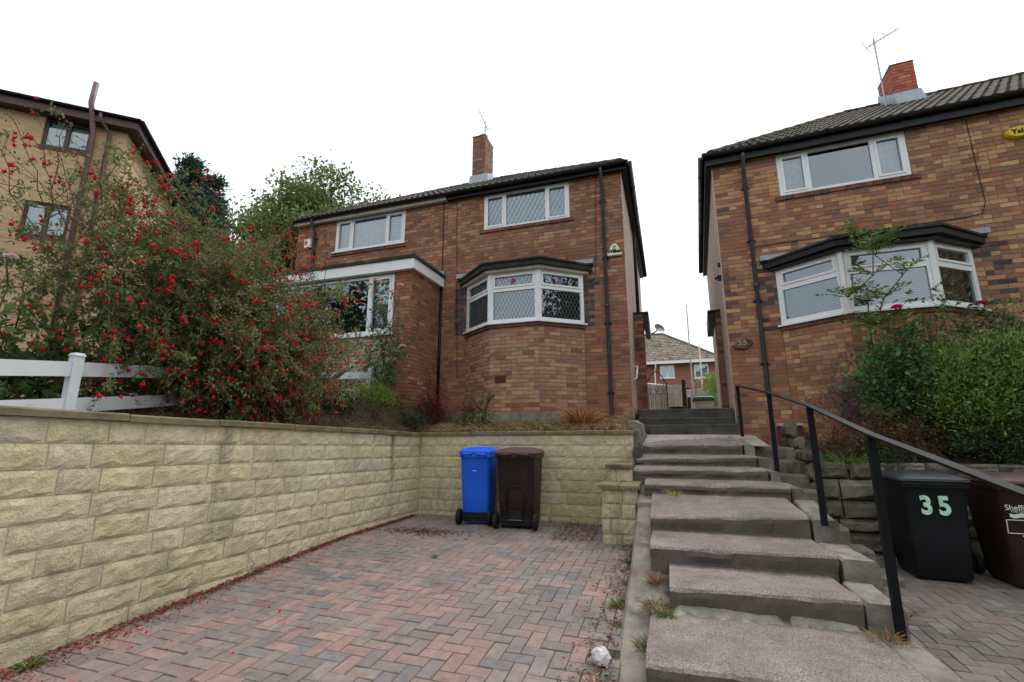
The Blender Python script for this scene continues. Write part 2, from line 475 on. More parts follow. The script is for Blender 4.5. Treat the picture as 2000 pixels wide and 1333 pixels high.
_R = np.array([math.cos(rad(18.45)), math.sin(rad(18.45)), 0]); _U = np.cross(_R, F)
def proj(p):
    v = np.array(p, float) - np.array((0, 0, CAM_Z)); w = v @ F
    if w < .2: return None
    return 1000 + 896.9*(v @ _R)/w, 666.5 - 896.9*(v @ _U)/w
def vis(p, m=40):
    q = proj(p)
    return q is not None and -m < q[0] < 2000+m and -m < q[1] < 1333+m

def pal_drive(x, y):
    red = .5*wob(x*.8+.6, y*.7) - .55*abs(x+1.9) - .3*abs(y-3.6)*.6 + .9
    t = RN.random()
    v = RN.uniform(-9, 9)
    v *= .8
    if t < .10 + .40*max(0, min(1, red)): return S(147+v, 122+v, 114+v)
    if t < .80: return S(133+v, 119+v, 113+v)
    return S(119+v, 112+v, 111+v)
paving('driveway', WX, -.36, .9, WY, drive_z, pal_drive, 300)
def pal_side(x, y):
    v = RN.randint(92,116)
    return S(v+4, v-2, v-10)
paving('neighbour_driveway', 1.32, 4.6, 1.6, 6.9, side_z, pal_side, 300, keep=lambda x, y: x > 1.36)

# ------------------------------------------------------------------ buff retaining wall round the drive
def rock_face(w, h, seed, nx=9, nz=6, depth=.0105):
    """pitched block: rough front face, chipped along its lower edge; local u across, z up, n outwards"""
    r = random.Random(seed)
    ph = [r.uniform(0, 6.3) for _ in range(8)]
    gx = [0] + [(i + r.uniform(-.25,.25)) / (nx-1) for i in range(1, nx-1)] + [1]
    V = []
    low = [.12 + .13*max(0, math.sin(ph[0] + 9*g) + .5*math.sin(ph[1] + 21*g)) for g in gx]
    for j in range(nz):
        for i in range(nx):
            u = gx[i] * w
            t = j / (nz-1)
            if 0 < j < nz-1:
                t = low[i] + (1 - low[i]) * (j-1) / (nz-2) * .95
            z = t * h
            e = min(1, (1-t) / .10)
            s = min(1, min(gx[i], 1-gx[i]) / .05 + (.1 if 0 < i < nx-1 else 0))
            d = 0 if j == 0 else depth * (.85 + .15*math.sin(ph[4] + 7*gx[i])*math.sin(ph[5] + 5*t)) * e * s
            d += (.002*math.sin(ph[2] + 13*gx[i] + 4*t) + .002*math.sin(ph[3] + 29*gx[i] + 9*t) + r.uniform(-.0022,.0022)) * (1 if 0 < j < nz-1 and 0 < i < nx-1 else .1)
            V.append((u, d, z))
    Fc = [(j*nx+i, j*nx+i+1, (j+1)*nx+i+1, (j+1)*nx+i) for j in range(nz-1) for i in range(nx-1)]
    k = len(V)
    V += [(0,-.05,0),(w,-.05,0),(w,-.05,h),(0,-.05,h)]
    Fc += [(0, k, k+1, nx-1)[::-1], tuple([k+3] + [(nz-1)*nx+i for i in range(nx)][::1] + [k+2])[::-1]]
    Fc += [tuple([k] + [j*nx for j in range(nz)] + [k+3]), tuple([k+1] + [j*nx+nx-1 for j in range(nz)] + [k+2])[::-1]]
    return V, Fc

def block_run(root, fr, L, course, lo, hi, name='block', pal=None, mat='block', seed=0, lens=(.46,.46,.5,.36,.25), gap=.010, tilt=None):
    """courses of pitched blocks along a wall frame; tilt(u) shifts heights"""
    r = random.Random(seed)
    tilt = tilt or (lambda u: 0)
    nC = int(round((hi - lo) / course))
    for c in range(nC):
        z0 = hi - (c+1)*course
        u = -r.uniform(0, .3)
        while u < L:
            w = r.choice(lens)
            a, b = max(u, 0), min(u + w, L)
            u += w
            if b - a < .06: continue
            V, Fc = rock_face(b - a - gap, course - gap*.8, r.random(), nx=9 if b-a > .2 else 6)
            m = MB()
            m.add([fpt(fr, a + v[0] + gap/2, v[1], z0 + gap*.4 + v[2] + tilt(a + v[0])) for v in V], Fc)
            o = m.build(name, M[mat], root)
            o.color = (*(pal(a, z0, r) if pal else (.5,.45,.35)), 1)

def pal_block(u, z, r):
    v = r.uniform(-14, 12)
    v *= .8
    v *= .7
    return S(204 + v, 190 + v, 158 + v*.8 + r.uniform(-6, 6))
wall = thing('retaining_wall', 'buff pitched-stone retaining wall with flat coping round the brick driveway', 'wall', (WX, WY, 0))
frL = ((WX, .3), (0, 1))            # left wall: u runs away from the camera ...
# u = +Y gives n = (1, 0): towards the drive
LL = WY - .3
CR = .166
tl = lambda u: -.024 * u
block_run(wall, frL, LL, CR, top_z(.3) - .06 - 9*CR, top_z(.3) - .06, pal=pal_block, seed=3, tilt=tl)
frB = ((WX, WY), (1, 0))
BL = -.47 - WX
def pal_back(u, z, r):
    c = pal_block(u, z, r); k = max(0, min(1, (u-1.5)/1.2))*max(0, min(1, (1.0-z)/.6))*r.uniform(.4,1)      # green algae low on the damp end
    g_ = S(142,136,72)
    return tuple(c[i]*(1-.75*k) + g_[i]*.75*k for i in range(3))
block_run(wall, frB, BL, .165, 1.21 - 8*.165, 1.21, pal=pal_back, seed=8, tilt=lambda u: .006*u)
b = MB()
for fr, L, t, hi in ((frL, LL, tl, top_z(.3) - .06), (frB, BL, lambda u: .006*u, 1.21)):
    a0 = -.15 if fr is frB else 0
    L += .1 if fr is frL else 0
    b.prism([fpt(fr, a0, -.004, -.7), fpt(fr, L, -.004, -.7), fpt(fr, L, -.2, -.7), fpt(fr, a0, -.2, -.7)],
            [fpt(fr, a0, -.004, hi + t(0)), fpt(fr, L, -.004, hi + t(L)), fpt(fr, L, -.2, hi + t(L)), fpt(fr, a0, -.2, hi + t(0))])
b.build('mortar_bed', M['block_mortar'], wall)
# coping slabs
def coping(root, fr, u0, u1, hi, t, seed, lens=(.6,.75,.9), th=.055, out=.035, back=.2, mat='coping'):
    r = random.Random(seed)
    u = u0
    while u < u1 - .05:
        v = min(u + r.choice(lens), u1)
        if u1 - v < .15: v = u1
        m = MB()
        n = 6
        us = lin(u + .004, v - .004, n)
        dz = r.uniform(-.004, .004)
        lo_, to_ = [], []
        loops = []
        for x in us:
            e = r.uniform(-.004,.004)
            z = hi + t(x) + dz
            loops.append([fpt(fr, x, out + e, z), fpt(fr, x, out + e, z + th - .012), fpt(fr, x, out - .014 + e, z + th), fpt(fr, x, -back, z + th), fpt(fr, x, -back, z)])
        m.loft(loops)
        m.build('coping_slab', M[mat], root)
        u = v
coping(wall, frL, 0, LL - .03, top_z(.3) - .06, tl, 4)
coping(wall, frB, .0, BL + .03, 1.21, lambda u: .006*u, 5)

# ------------------------------------------------------------------ stepped stone pier at the foot of the steps
pier = thing('stone_pier', 'stepped buff stone pier with slab caps between driveway and steps', 'pier', (-.6, 5.9, 0))
for (x0, x1, y0, y1, z0, z1, cs) in ((-.785, -.40, 5.66, 6.12, -.06, .60, .165), (-.74, -.47, 6.14, 6.78, .1, .80, .17)):
    fr = ((x0, y0), (1, 0))
    block_run(pier, fr, x1-x0, cs, z1 - round((z1-z0)/cs)*cs, z1, pal=pal_block, seed=int(x0*100), lens=(.28,.2,.34))
    fr = ((x0, y1), (0, -1))
    block_run(pier, fr, y1-y0, cs, z1 - round((z1-z0)/cs)*cs, z1, pal=pal_block, seed=int(x0*100)+1, lens=(.28,.2,.34))
    fr = ((x1, y0), (0, 1))
    block_run(pier, fr, y1-y0, cs, z1 - round((z1-z0)/cs)*cs, z1, pal=pal_block, seed=int(x0*100)+2, lens=(.28,.2,.34))
    MB().box(x0+.01, x1-.01, y0+.01, y1-.01, z0-.1, z1).build('core', M['block_mortar'], pier)
coping(pier, ((-.82, 5.66), (1, 0)), 0, .47, .602, lambda u: 0, 6, lens=(.24,), th=.05, out=.05, back=.46)
coping(pier, ((-.79, 6.14), (1, 0)), 0, .34, .802, lambda u: 0, 7, lens=(.5,), th=.05, out=.06, back=.6)

# ------------------------------------------------------------------ concrete steps between the houses
steps = thing('concrete_steps', 'worn concrete steps with cracked side kerbs climbing between the two brick houses', 'steps', (.4, 3, -.2))
ST = [  # nosing y, z at left / right, x left, x right, riser foot z
    (2.75, .04, .06, -.19, 1.10, -.13), (3.62, .175, .20, -.06, 1.07, .03), (4.22, .305, .325, -.205, 1.13, .18), (4.92, .425, .49, -.22, 1.14, .31),
    (5.8, .655, .66, -.30, 1.20, .555), (6.2, .79, .81, -.45, 1.07, .69), (6.6, .90, .95, -.435, 1.03, .82), (7.1, 1.07, 1.09, -.425, .95, .95), (8.3, 1.39, 1.385, -.5, 1.09, 1.225)]
def step_part(i, mat='concrete'):
    y, zl, zr, x0, x1, foot = ST[i]
    y2, foot2 = (ST[i+1][0] + .05, ST[i+1][5]) if i+1 < len(ST) else (y + .3, zl + .02)
    r = random.Random(50 + i)
    nx, m = 44, MB()
    V, C = [], []
    rows = 0
    ph = [r.uniform(0, 6) for _ in range(4)]
    for k in range(nx + 1):
        t = k / nx
        x = x0 + (x1 - x0)*t
        z = zl + (zr - zl)*t
        e = .008*math.sin(ph[0] + t*17) + .006*math.sin(ph[1] + t*41) + r.uniform(-.006,.006)
        c = max(0, math.sin(ph[2] + t*9) - .65) * .035            # chipped nosing
        e2 = .01*math.sin(ph[3] + t*13) + r.uniform(-.006,.006)
        V += [(x, y + .035 + e2, foot - .12), (x, y + .03 + e2, foot + .02), (x, y + e + .004, z - .05 - c), (x, y + e*.6 + c*.4, z - .016 - c), (x, y + .014 + e + c, z - c*.3),
              (x, y + .12 + e, z + .012 + .09*(foot2 - z) + .006*math.sin(ph[3] + t*11)), (x, (y + y2)/2, z + (foot2 - z)*.5 + r.uniform(-.002,.002)), (x, y2, foot2 + r.uniform(-.003,.003)), (x, y2, foot - .12)]
    q = 9
    Fc = [(k*q + j, (k+1)*q + j, (k+1)*q + j + 1, k*q + j + 1) for k in range(nx) for j in range(q-1)]
    Fc += [tuple(range(q))[::-1], tuple(nx*q + j for j in range(q))]
    m.add(V, Fc)
    return m.build('step', M[mat], steps, smooth=False)

# upright faces mix towards a darker grey-brown, broken up by noise
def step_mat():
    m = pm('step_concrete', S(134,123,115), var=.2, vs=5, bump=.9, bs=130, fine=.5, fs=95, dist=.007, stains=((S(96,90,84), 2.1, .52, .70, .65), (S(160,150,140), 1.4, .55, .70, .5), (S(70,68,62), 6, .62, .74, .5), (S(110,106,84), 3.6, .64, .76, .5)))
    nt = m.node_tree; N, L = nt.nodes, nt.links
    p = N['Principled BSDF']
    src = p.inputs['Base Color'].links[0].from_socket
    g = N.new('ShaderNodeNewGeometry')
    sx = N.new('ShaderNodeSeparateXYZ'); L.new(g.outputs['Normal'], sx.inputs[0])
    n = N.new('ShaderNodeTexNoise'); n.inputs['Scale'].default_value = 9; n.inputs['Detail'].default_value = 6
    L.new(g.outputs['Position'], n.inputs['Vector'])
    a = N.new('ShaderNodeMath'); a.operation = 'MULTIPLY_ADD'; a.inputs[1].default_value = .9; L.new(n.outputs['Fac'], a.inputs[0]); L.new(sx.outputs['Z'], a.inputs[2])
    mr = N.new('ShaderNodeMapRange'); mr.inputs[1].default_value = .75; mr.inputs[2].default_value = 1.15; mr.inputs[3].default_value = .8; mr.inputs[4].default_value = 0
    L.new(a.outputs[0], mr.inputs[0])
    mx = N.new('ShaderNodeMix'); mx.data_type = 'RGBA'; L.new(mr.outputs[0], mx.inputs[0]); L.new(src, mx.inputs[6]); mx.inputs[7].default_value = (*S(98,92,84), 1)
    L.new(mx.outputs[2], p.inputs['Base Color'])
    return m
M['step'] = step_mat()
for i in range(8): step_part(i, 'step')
# three dark upper steps and the threshold between the houses
for (y, z, f, x0, x1) in ((8.3, 1.385, 1.2, -.45, 1.08), (8.55, 1.51, 1.38, -.47, 1.08), (8.8, 1.675, 1.5, -.485, 1.09)):
    m = MB()
    nx = 16; r = random.Random(int(y*100)); V = []
    y2 = y + .3 if y < 8.7 else 8.98
    for k in range(nx+1):
        x = x0 + (x1-x0)*k/nx; e = r.uniform(-.006,.006)
        V += [(x, y+.02, f-.1), (x, y+.01+e, z-.03), (x, y+.006+e, z-.012), (x, y+.02, z), (x, y2, z+.012), (x, y2, f-.1)]
    m.add(V, [(k*6+j, (k+1)*6+j, (k+1)*6+j+1, k*6+j+1) for k in range(nx) for j in range(5)] + [tuple(range(6))[::-1], tuple(nx*6+j for j in range(6))])
    m.build('dark_step', M['plinth'], steps)
# bottom landing below the first visible step
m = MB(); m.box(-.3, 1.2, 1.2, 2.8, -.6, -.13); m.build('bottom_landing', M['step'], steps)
# left kerb: smooth concrete ramp beside the drive
m = MB(); loops = []
r = random.Random(5)
for y, z in ((1.0,-.36),(2.0,-.26),(2.95,-.15),(3.5,-.03),(4.0,.06),(4.5,.14),(5.0,.25),(5.4,.35),(5.66,.43)):
    e = r.uniform(-.006,.006)
    loops.append([(-.385,y,-.8),(-.385+e,y,z-.02),(-.365+e,y,z),(-.14,y,z+.012),(-.03,y,z-.03),(-.03,y,-.8)])
m.loft(loops); m.build('kerb', M['kerb'], steps)
m = MB(); m.prism([(-.40,5.62,-.5),(-.2,5.62,-.5),(-.2,7.0,-.5),(-.46,7.0,-.5)], [(-.39,5.62,.46),(-.2,5.62,.48),(-.2,7.0,.78),(-.45,7.0,.78)]); m.build('kerb_end', M['kerb'], steps)
# right kerb: broken pieces with an open crack
for i in range(8):
    y, zl, zr, x0, x1, foot = ST[i]
    y2 = ST[i+1][0]
    z2 = ST[i+1][5]
    r = random.Random(90+i)
    w = (.20,.20,.22,.2,.12,.1,.13,.12)[i]
    g = .018 + r.uniform(0,.012)
    m = MB(); loops = []
    n = 6
    y0 = y - r.uniform(-.06,.04); ye = y2 - .015 - r.uniform(0,.03)
    for k in range(n):
        t = k/(n-1); yy = y0 + (ye-y0)*t; zz = zr - .012 + (z2 - zr)*t + r.uniform(-.004,.004)
        xl = x1 + g + (ST[min(i+1,7)][4] - x1)*t*(.6 if i else .3) + r.uniform(-.005,.005)
        xr = xl + w + r.uniform(-.008,.008)
        d = .01 if 0 < k < n-1 else .02
        loops.append([(xl,yy,-.5),(xl,yy,zz-d),(xl+.015,yy,zz),(xr-.02,yy,zz-.004),(xr,yy,zz-.03),(xr+.01,yy,-.5)])
    m.loft(loops); m.build('side_kerb', M['kerb'], steps)
# lighter mortar haunching patched along the foot of the second step
def patch(y, x0, x1, z, seed, w=.08):
    r = random.Random(seed); V = []; n = 22
    for k in range(n+1):
        x = x0 + (x1-x0)*k/n; ww = w*(.5 + .9*abs(math.sin(k*.7+seed)) + r.uniform(0,.4)); e = 0 if 0 < k < n else .9
        V += [(x, y+.03, z+.035*(1-e)), (x, y-ww*.4, z+.016*(1-e)), (x, y-ww, z-.004)]
    m = MB(); m.add(V, [(k*3+j, (k+1)*3+j, (k+1)*3+j+1, k*3+j+1)[::-1] for k in range(n) for j in range(2)]); m.build('mortar_patch', M['patchmortar'], steps)
M['patchmortar'] = pm('patch_mortar', S(150,143,129), var=.25, vs=9, bump=.8, bs=90, fine=.2, stains=((S(110,104,92), 7, .52, .68, .6),))
patch(3.63, -.04, .62, .032, 1, .055); patch(3.63, .66, 1.04, .034, 5, .03)
# shelf of rubble at the top of the garden wall beside the steps
# ------------------------------------------------------------------ handrail
rail = thing('handrail', 'black flat-bar steel handrail on square posts beside the concrete steps', 'handrail', (1.2, 3.5, 0))
RP = [(1.10, 8.12, 1.08, 1.985), (1.19, 6.30, .78, 1.71), (1.22, 4.80, .45, 1.46), (1.235, 3.60, -.12, 1.205)]
for (x, y, z0, z1) in RP:
    MB().box(x-.022, x+.022, y-.022, y+.022, z0, z1).build('post', M['metalblack'], rail)
m = MB()
pts = [(RP[0][0], RP[0][1]+.05, RP[0][3]+.012)] + [(x, y, z1+.008) for x, y, z0, z1 in RP[1:]] + [(1.25, 2.1, .955), (1.25, 1.2, .80)]
for p, q in zip(pts, pts[1:]): m.bar(p, q, .055, .014)
m.build('rail', M['metalblack'], rail)
m = MB(); m.bar((1.10, 8.17, 1.985), (1.10, 8.17, 1.90), .05, .014, up=(0,1,0)); m.build('end_cap', M['metalblack'], rail)
MB().box(1.228, 1.272, 1.18, 1.222, -.5, .795).build('post', M['metalblack'], rail)

# ------------------------------------------------------------------ neighbour's side steps and rubble retaining wall
ss = thing('side_steps', 'narrow dark stone steps behind the handrail, below the rubble wall', 'steps', (1.45, 6.5, -.2))
zz = 1.04; yy = 7.78
for i in range(8):
    r = random.Random(300+i)
    x0, x1 = (1.0, 1.12, 1.16, 1.2, 1.28, 1.32, 1.36, 1.4)[i] + r.uniform(-.01,.01), 1.66 + r.uniform(-.02,.03) + max(0, i-4)*.12
    run = .27
    loops = []
    for k in range(7):
        x = x0 + (x1-x0)*k/6; e = r.uniform(-.012,.012)
        loops.append([(x, yy-run, -.5), (x, yy-run+e, zz-.02), (x, yy-run+.02+e, zz), (x, yy+.05 + (.6 if i == 0 else 0), zz+.008), (x, yy+.05 + (.6 if i == 0 else 0), -.5)])
    m = MB(); m.loft(loops); m.build('step', M['rubble'], ss).color = (*S(118,112,98), 1)
    yy -= run; zz -= .165

rub = thing('rubble_wall', 'dark weathered rubble-stone garden wall behind the black bin', 'wall', (1.7, 6.8, -.2))
def rubble_run(fr, L, zlo, zhi, seed):
    """irregular coursed stones; zhi is a function of u"""
    r = random.Random(seed)
    z = zlo
    while z < 2:
        h = r.uniform(.14,.25)
        u = -r.uniform(0,.2); any_ = False
        while u < L:
            w = r.uniform(.2,.62)
            a, b_ = max(u,0), min(u+w, L); u += w
            if b_-a < .07 or z + h*.5 > zhi((a+b_)/2): continue
            any_ = True
            V, Fc = rock_face(b_-a-.014, h-.012, r.random(), nx=7, nz=5, depth=.04)
            m = MB()
            dn = r.uniform(-.025,.025)
            m.add([fpt(fr, a+v[0]+.007, v[1]*1.2+dn - (.02 if v[2] > h*.8 else 0), z+v[2]+r.uniform(-.004,.004)) for v in V], Fc)
            o = m.build('stone', M['rubble'], rub)
            k = r.uniform(-22, 16)
            o.color = (*S(112+k, 106+k, 92+k), 1)
        z += h
        if not any_ and z > 1.3: break
rubble_run(((1.76, 6.86), (1, 0)), 3.2, -.3, lambda u: .80, 21)
rubble_run(((1.70, 8.3), (0, -1)), 1.46, -.2, lambda u: 1.42 if u < .95 else 1.10, 22)
m = MB()
m.box(1.79, 5, 6.9, 7.1, -.4, .74); m.build('wall_core', M['plinth'], rub)
m = MB(); m.prism([(1.74,6.9,-.4),(1.74,8.3,-.4),(1.9,8.3,-.4),(1.9,6.9,-.4)], [(1.74,6.9,.86),(1.74,8.3,1.30),(1.9,8.3,1.30),(1.9,6.9,.86)]); m.build('wall_core', M['plinth'], rub)
coping(rub, ((1.7, 6.86), (1, 0)), 0, 3.3, .80, lambda u: 0, 31, lens=(.5,.7), th=.06, out=.02, back=.25, mat='plinth')

# rough end stones of the garden bed beside the steps, above the drive wall
re = thing('rough_end_wall', 'mossy concrete lump capping the garden bed beside the upper steps', 'wall', (-.42, 7.2, 1))
r = random.Random(77)
def lump(root, x0, x1, y0, y1, z0, z1, mat, seed, name, n=6, amp=.03):
    r = random.Random(seed); m = MB(); loops = []
    for k in range(n):
        y = y0 + (y1-y0)*k/(n-1); f = 1 if 0 < k < n-1 else .82
        cx, w = (x0+x1)/2, (x1-x0)/2*f; h = (z1-z0)*(.9+.1*f)
        a = lambda s: r.uniform(-amp, amp)*s
        loops.append([(cx-w+a(1),y,z0),(cx-w+a(1),y+a(.5),z0+h*.6),(cx-w*.7,y+a(.5),z0+h+a(.5)),(cx+a(1),y,z0+h+a(.7)),(cx+w*.75,y,z0+h*.95+a(.5)),(cx+w+a(1),y,z0+h*.55),(cx+w+a(1),y,z0)])
    m.loft(loops)
    return m.build(name, M[mat], root, smooth=False)
lump(re, -.50, -.38, 6.86, 7.5, .9, 1.30, 'kerb', 1, 'lump')
lump(re, -.62, -.34, 7.35, 8.25, .9, 1.42, 'kerb', 2, 'lump')
lump(re, -.47, -.37, 6.62, 7.1, .75, 1.08, 'plinth', 3, 'lump')

# ------------------------------------------------------------------ wheelie bins
def rr(w, d, r_, z, cx=0, cy=0, n=4):
    out = []
    for sx, sy, a0 in ((1,-1,-90),(1,1,0),(-1,1,90),(-1,-1,180)):
        for k in range(n+1):
            a = rad(a0 + 90*k/n)
            out.append((cx + sx*(w/2-r_) + r_*math.cos(a), cy + sy*(d/2-r_) + r_*math.sin(a), z))
    return out

def wheelie_bin(name, label, loc, rot, w, d, h, body, lid, back=False, tilt=0, group='wheelie bins'):
    """local: front at -y, hinge and wheels at +y"""
    t = thing(name, label, 'wheelie bin', loc, rot, group)
    mt = ROOT[t.name]
    if tilt: mt = mt
    W = lambda mb: (setattr(mb, 'V', [tuple(mt @ Vector(v)) for v in mb.V]), mb)[1]
    hb = h*.90
    m = MB()
    wb, db = w*.80, d*.70
    m.loft([rr(wb*.93, db*.93, .03, .02, 0, -.01), rr(wb, db, .05, .05, 0, -.01), rr(w*.86, d*.80, .05, hb*.45, 0, -.005), rr(w*.92, d*.9, .05, hb*.93), rr(w*.93, d*.92, .05, hb-.05)], cap=True)
    m.loft([rr(w*.93, d*.92, .05, hb-.055), rr(w*.99, d*.985, .05, hb-.05), rr(w*1.0, d*1.0, .055, hb-.012), rr(w*.985, d*.985, .05, hb), rr(w*.9, d*.9, .05, hb)], cap=False)
    if not back:
        m.loft([rr(w*.99, d*.985, .05, hb-.03), rr(w*1.02, d*1.02, .055, hb-.026), rr(w*1.02, d*1.02, .055, hb-.02), rr(w*.99, d*.985, .05, hb-.016)], cap=False)
    bo = W(m).build('body', M[body], t, smooth=True)
    sh(bo)
    m = MB()
    m.loft([rr(w*1.0, d*.99, .05, hb+.004, 0, -.01), rr(w*1.035, d*1.02, .055, hb+.012, 0, -.012), rr(w*1.03, d*1.01, .06, hb+.034, 0, -.012), rr(w*.9, d*.86, .07, hb+.062, 0, -.015), rr(w*.62, d*.6, .08, hb+.085, 0, -.015), rr(w*.3, d*.3, .06, hb+.09, 0, -.015)])
    lo = W(m).build('lid', M[lid], t, smooth=True); sh(lo)
    # hinge handles at the back
    for s in (-1, 1):
        m = MB(); m.tube([(s*w*.36, d*.48, hb-.03), (s*w*.36, d*.58, hb-.01), (s*w*.30, d*.60, hb), (s*w*.14, d*.60, hb), (s*w*.10, d*.5, hb)], .016, 6)
        W(m).build('handle', M[body], t, smooth=True)
    for s in (-1, 1):
        m = MB(); x = s*(w*.47)
        ring = []
        for k in range(24):
            a = 2*math.pi*k/24
            ring.append((math.cos(a), math.sin(a)))
        R_ = .105
        prof = [(x-.028, R_*.55), (x-.026, R_*.92), (x-.016, R_), (x+.016, R_), (x+.026, R_*.92), (x+.028, R_*.55)]
        m.loft([[(px, d*.40 + rr_*c, R_ + rr_*s_) for c, s_ in ring] for px, rr_ in prof])
        wh = W(m).build('wheel', M['rubber'], t, smooth=True); sh(wh)
        m = MB(); m.loft([[(px, d*.40 + q*c, R_ + q*s_) for c, s_ in ring[::2]] for px, q in ((x-.034,.02),(x-.034,.05),(x+.034,.05),(x+.034,.02))])
        W(m).build('hub', M['black'], wh, smooth=False)
    m = MB(); m.tube([(-w*.5, d*.37, .105), (w*.5, d*.37, .105)], .010, 8)
    W(m).build('axle', M['black'], t)
    m = MB(); m.box(-wb*.46, wb*.46, d*.18, d*.37, .045, .16); W(m).build('wheel_housing', M['rubber' if back else body], t)
    return t, W, hb
def sh(o, a=40):
    """smooth where it is round, sharp where it folds"""
    me = o.data
    import bmesh
    bm = bmesh.new(); bm.from_mesh(me)
    for e in bm.edges:
        if len(e.link_faces) == 2 and e.calc_face_angle(0) > rad(a): e.smooth = False
    bm.to_mesh(me); bm.free()
def text(s_, size, mtx, mat, parent, name='lettering', ext=.0008, align='CENTER', wide=1.0, bold=0.):
    c = bpy.data.curves.new(name, 'FONT')
    c.body = s_; c.size = size; c.align_x = align; c.align_y = 'CENTER'; c.extrude = ext; c.offset = bold
    tmp = bpy.data.objects.new(name, c)
    me = bpy.data.meshes.new_from_object(tmp)
    bpy.data.objects.remove(tmp); bpy.data.curves.remove(c)
    o = link(name, me, M[mat], parent)
    o.matrix_basis = mtx @ Matrix.Diagonal((wide, 1, 1, 1))
    return o
FACE = Matrix.Rotation(rad(90), 4, 'X')      # text standing upright, read from -Y

# the two bins against the back wall stand with wheels to the viewer
t, W, hb = wheelie_bin('wheelie_bin', 'narrow bright blue wheelie bin against the buff stone wall', (-2.64, 6.42, 0), rad(180 + 6), .47, .54, 1.06, 'binblue', 'binblue', back=True)
m = MB(); m.box(-.03, .03, .262, .266, .72, .728); W(m).build('label_mark', M['print'], t)
t, W, hb = wheelie_bin('wheelie_bin', 'large dark brown wheelie bin beside the blue bin', (-2.00, 6.36, 0), rad(180 + 4), .57, .70, 1.06, 'binbrown', 'binbrownlid', back=True)
m = MB()                                     # arched rib and foot recess on its back
arch = [(-.12,.30,.22)] + [(-.12,.31,.50)] + [(.12*math.cos(a), .318, .50 + .05*math.sin(a)) for a in (rad(150),rad(120),rad(90),rad(60),rad(30))] + [(.12,.31,.50),(.12,.30,.22)]
m.tube(arch, .010, 6); W(m).build('rib', M['binbrown'], t, smooth=True)
MB_ = MB(); MB_.box(-.085,.085,.265,.285,.13,.24); W(MB_).build('foot_recess', M['rubber'], t)
MB_ = MB(); MB_.box(-.085,.085,.283,.290,.112,.124); W(MB_).build('foot_bar', M['galv'], t)
MB_ = MB(); MB_.tube([(-.20,.30,.2),(-.22,.335,.85)], .008, 6); W(MB_).build('rib', M['binbrown'], t)
t, W, hb = wheelie_bin('wheelie_bin', 'black wheelie bin with 35 in shiny sticker numbers, by the handrail', (2.50, 6.22, side_z(6)), rad(-2), .58, .70, 1.05, 'binblack', 'binblacklid')
mt = ROOT[t.name]
text('3', .24, mt @ Matrix.Translation((-.085, -.325, .715)) @ Matrix.Rotation(rad(-5), 4, 'X') @ FACE, 'sticker', t, 'number', .002, wide=.85, bold=.009)
text('5', .24, mt @ Matrix.Translation((.06, -.325, .715)) @ Matrix.Rotation(rad(-5), 4, 'X') @ FACE, 'sticker', t, 'number', .002, wide=.85, bold=.009)
t, W, hb = wheelie_bin('wheelie_bin', 'dark brown wheelie bin with white council print at the right edge', (3.24, 6.16, side_z(6)), rad(-1), .58, .70, 1.05, 'binbrown', 'binbrownlid')
mt = ROOT[t.name]
P = lambda x, z: mt @ Matrix.Translation((x, -.315 - .03*(z-.6), z)) @ Matrix.Rotation(rad(-5), 4, 'X') @ FACE
text('Sheffield', .068, P(-.13, .735), 'print', t)
text('City Council', .028, P(-.13, .704), 'print', t)
m = MB()                                     # crest band, empty name box
q = lambda x, z, e=0: tuple(mt @ Vector((x-.15, -.3165 - .075*(z-.6) - e, z)))
top = [(-.07,.682),(-.035,.676),(.02,.69),(.075,.676),(.11,.682)]; bot = [(-.07,.652),(-.035,.640),(.02,.652),(.075,.640),(.11,.652)]
for (a, b2), (c_, d_) in zip(zip(top, top[1:]), zip(bot, bot[1:])):
    m.prism([q(*a), q(*b2), q(*d_), q(*c_)], [q(*a,.002), q(*b2,.002), q(*d_,.002), q(*c_,.002)])
m.build('crest', M['print'], t)
m = MB()
for (x0, z0, x1, z1) in ((-.10,.625,.14,.625),(-.10,.505,.14,.505),(-.10,.505,-.10,.625),(.14,.505,.14,.625)): m.bar(q(x0,z0), q(x1,z1), .006, .006)
m.build('name_box', M['print'], t)
m = MB(); m.prism([q(.0,.478), q(.1,.478), q(.1,.488), q(.0,.488)], [q(.0,.478,.002), q(.1,.478,.002), q(.1,.488,.002), q(.0,.488,.002)]); m.build('small_print', M['print'], t)
# ------------------------------------------------------------------ brick houses
def pick(r, pal):
    t = r.random() * sum(w for w, _ in pal)
    for w, c in pal:
        t -= w
        if t <= 0: break
    sw = sum(w for w, _ in pal)
    if len(pal) > 3:
        mean = [sum(w*q[i] for w, q in pal)/sw for i in range(3)]
        c = [c[i]*.74 + mean[i]*.26 for i in range(3)]
    k = r.uniform(.92, 1.08)
    h = r.uniform(-.04, .04)
    return (min(.9, c[0]*k*(1+h)), min(.9, c[1]*k), min(.9, c[2]*k*(1-h)))
PAL_MAIN = [(3.4, S(144,96,77)), (2.6, S(130,88,72)), (1.8, S(162,120,92)), (1.5, S(106,78,69)), (1.6, S(154,94,72)), (.6, S(176,138,104)), (1.0, S(138,106,90))]
PAL_RIGHT = [(3.4, S(186,144,104)), (2.4, S(172,128,95)), (3.0, S(144,98,80)), (1.6, S(124,88,76)), (1.4, S(152,94,74)), (.8, S(198,160,118)), (.5, S(106,82,74))]
PAL_BLUE = [(3, S(76,72,76)), (2, S(66,62,66)), (1, S(96,82,78))]
PAL_RED = [(3, S(146,98,78)), (1.8, S(156,94,72)), (1.4, S(132,94,78)), (1.4, S(164,124,96)), (.6, S(114,90,80))]

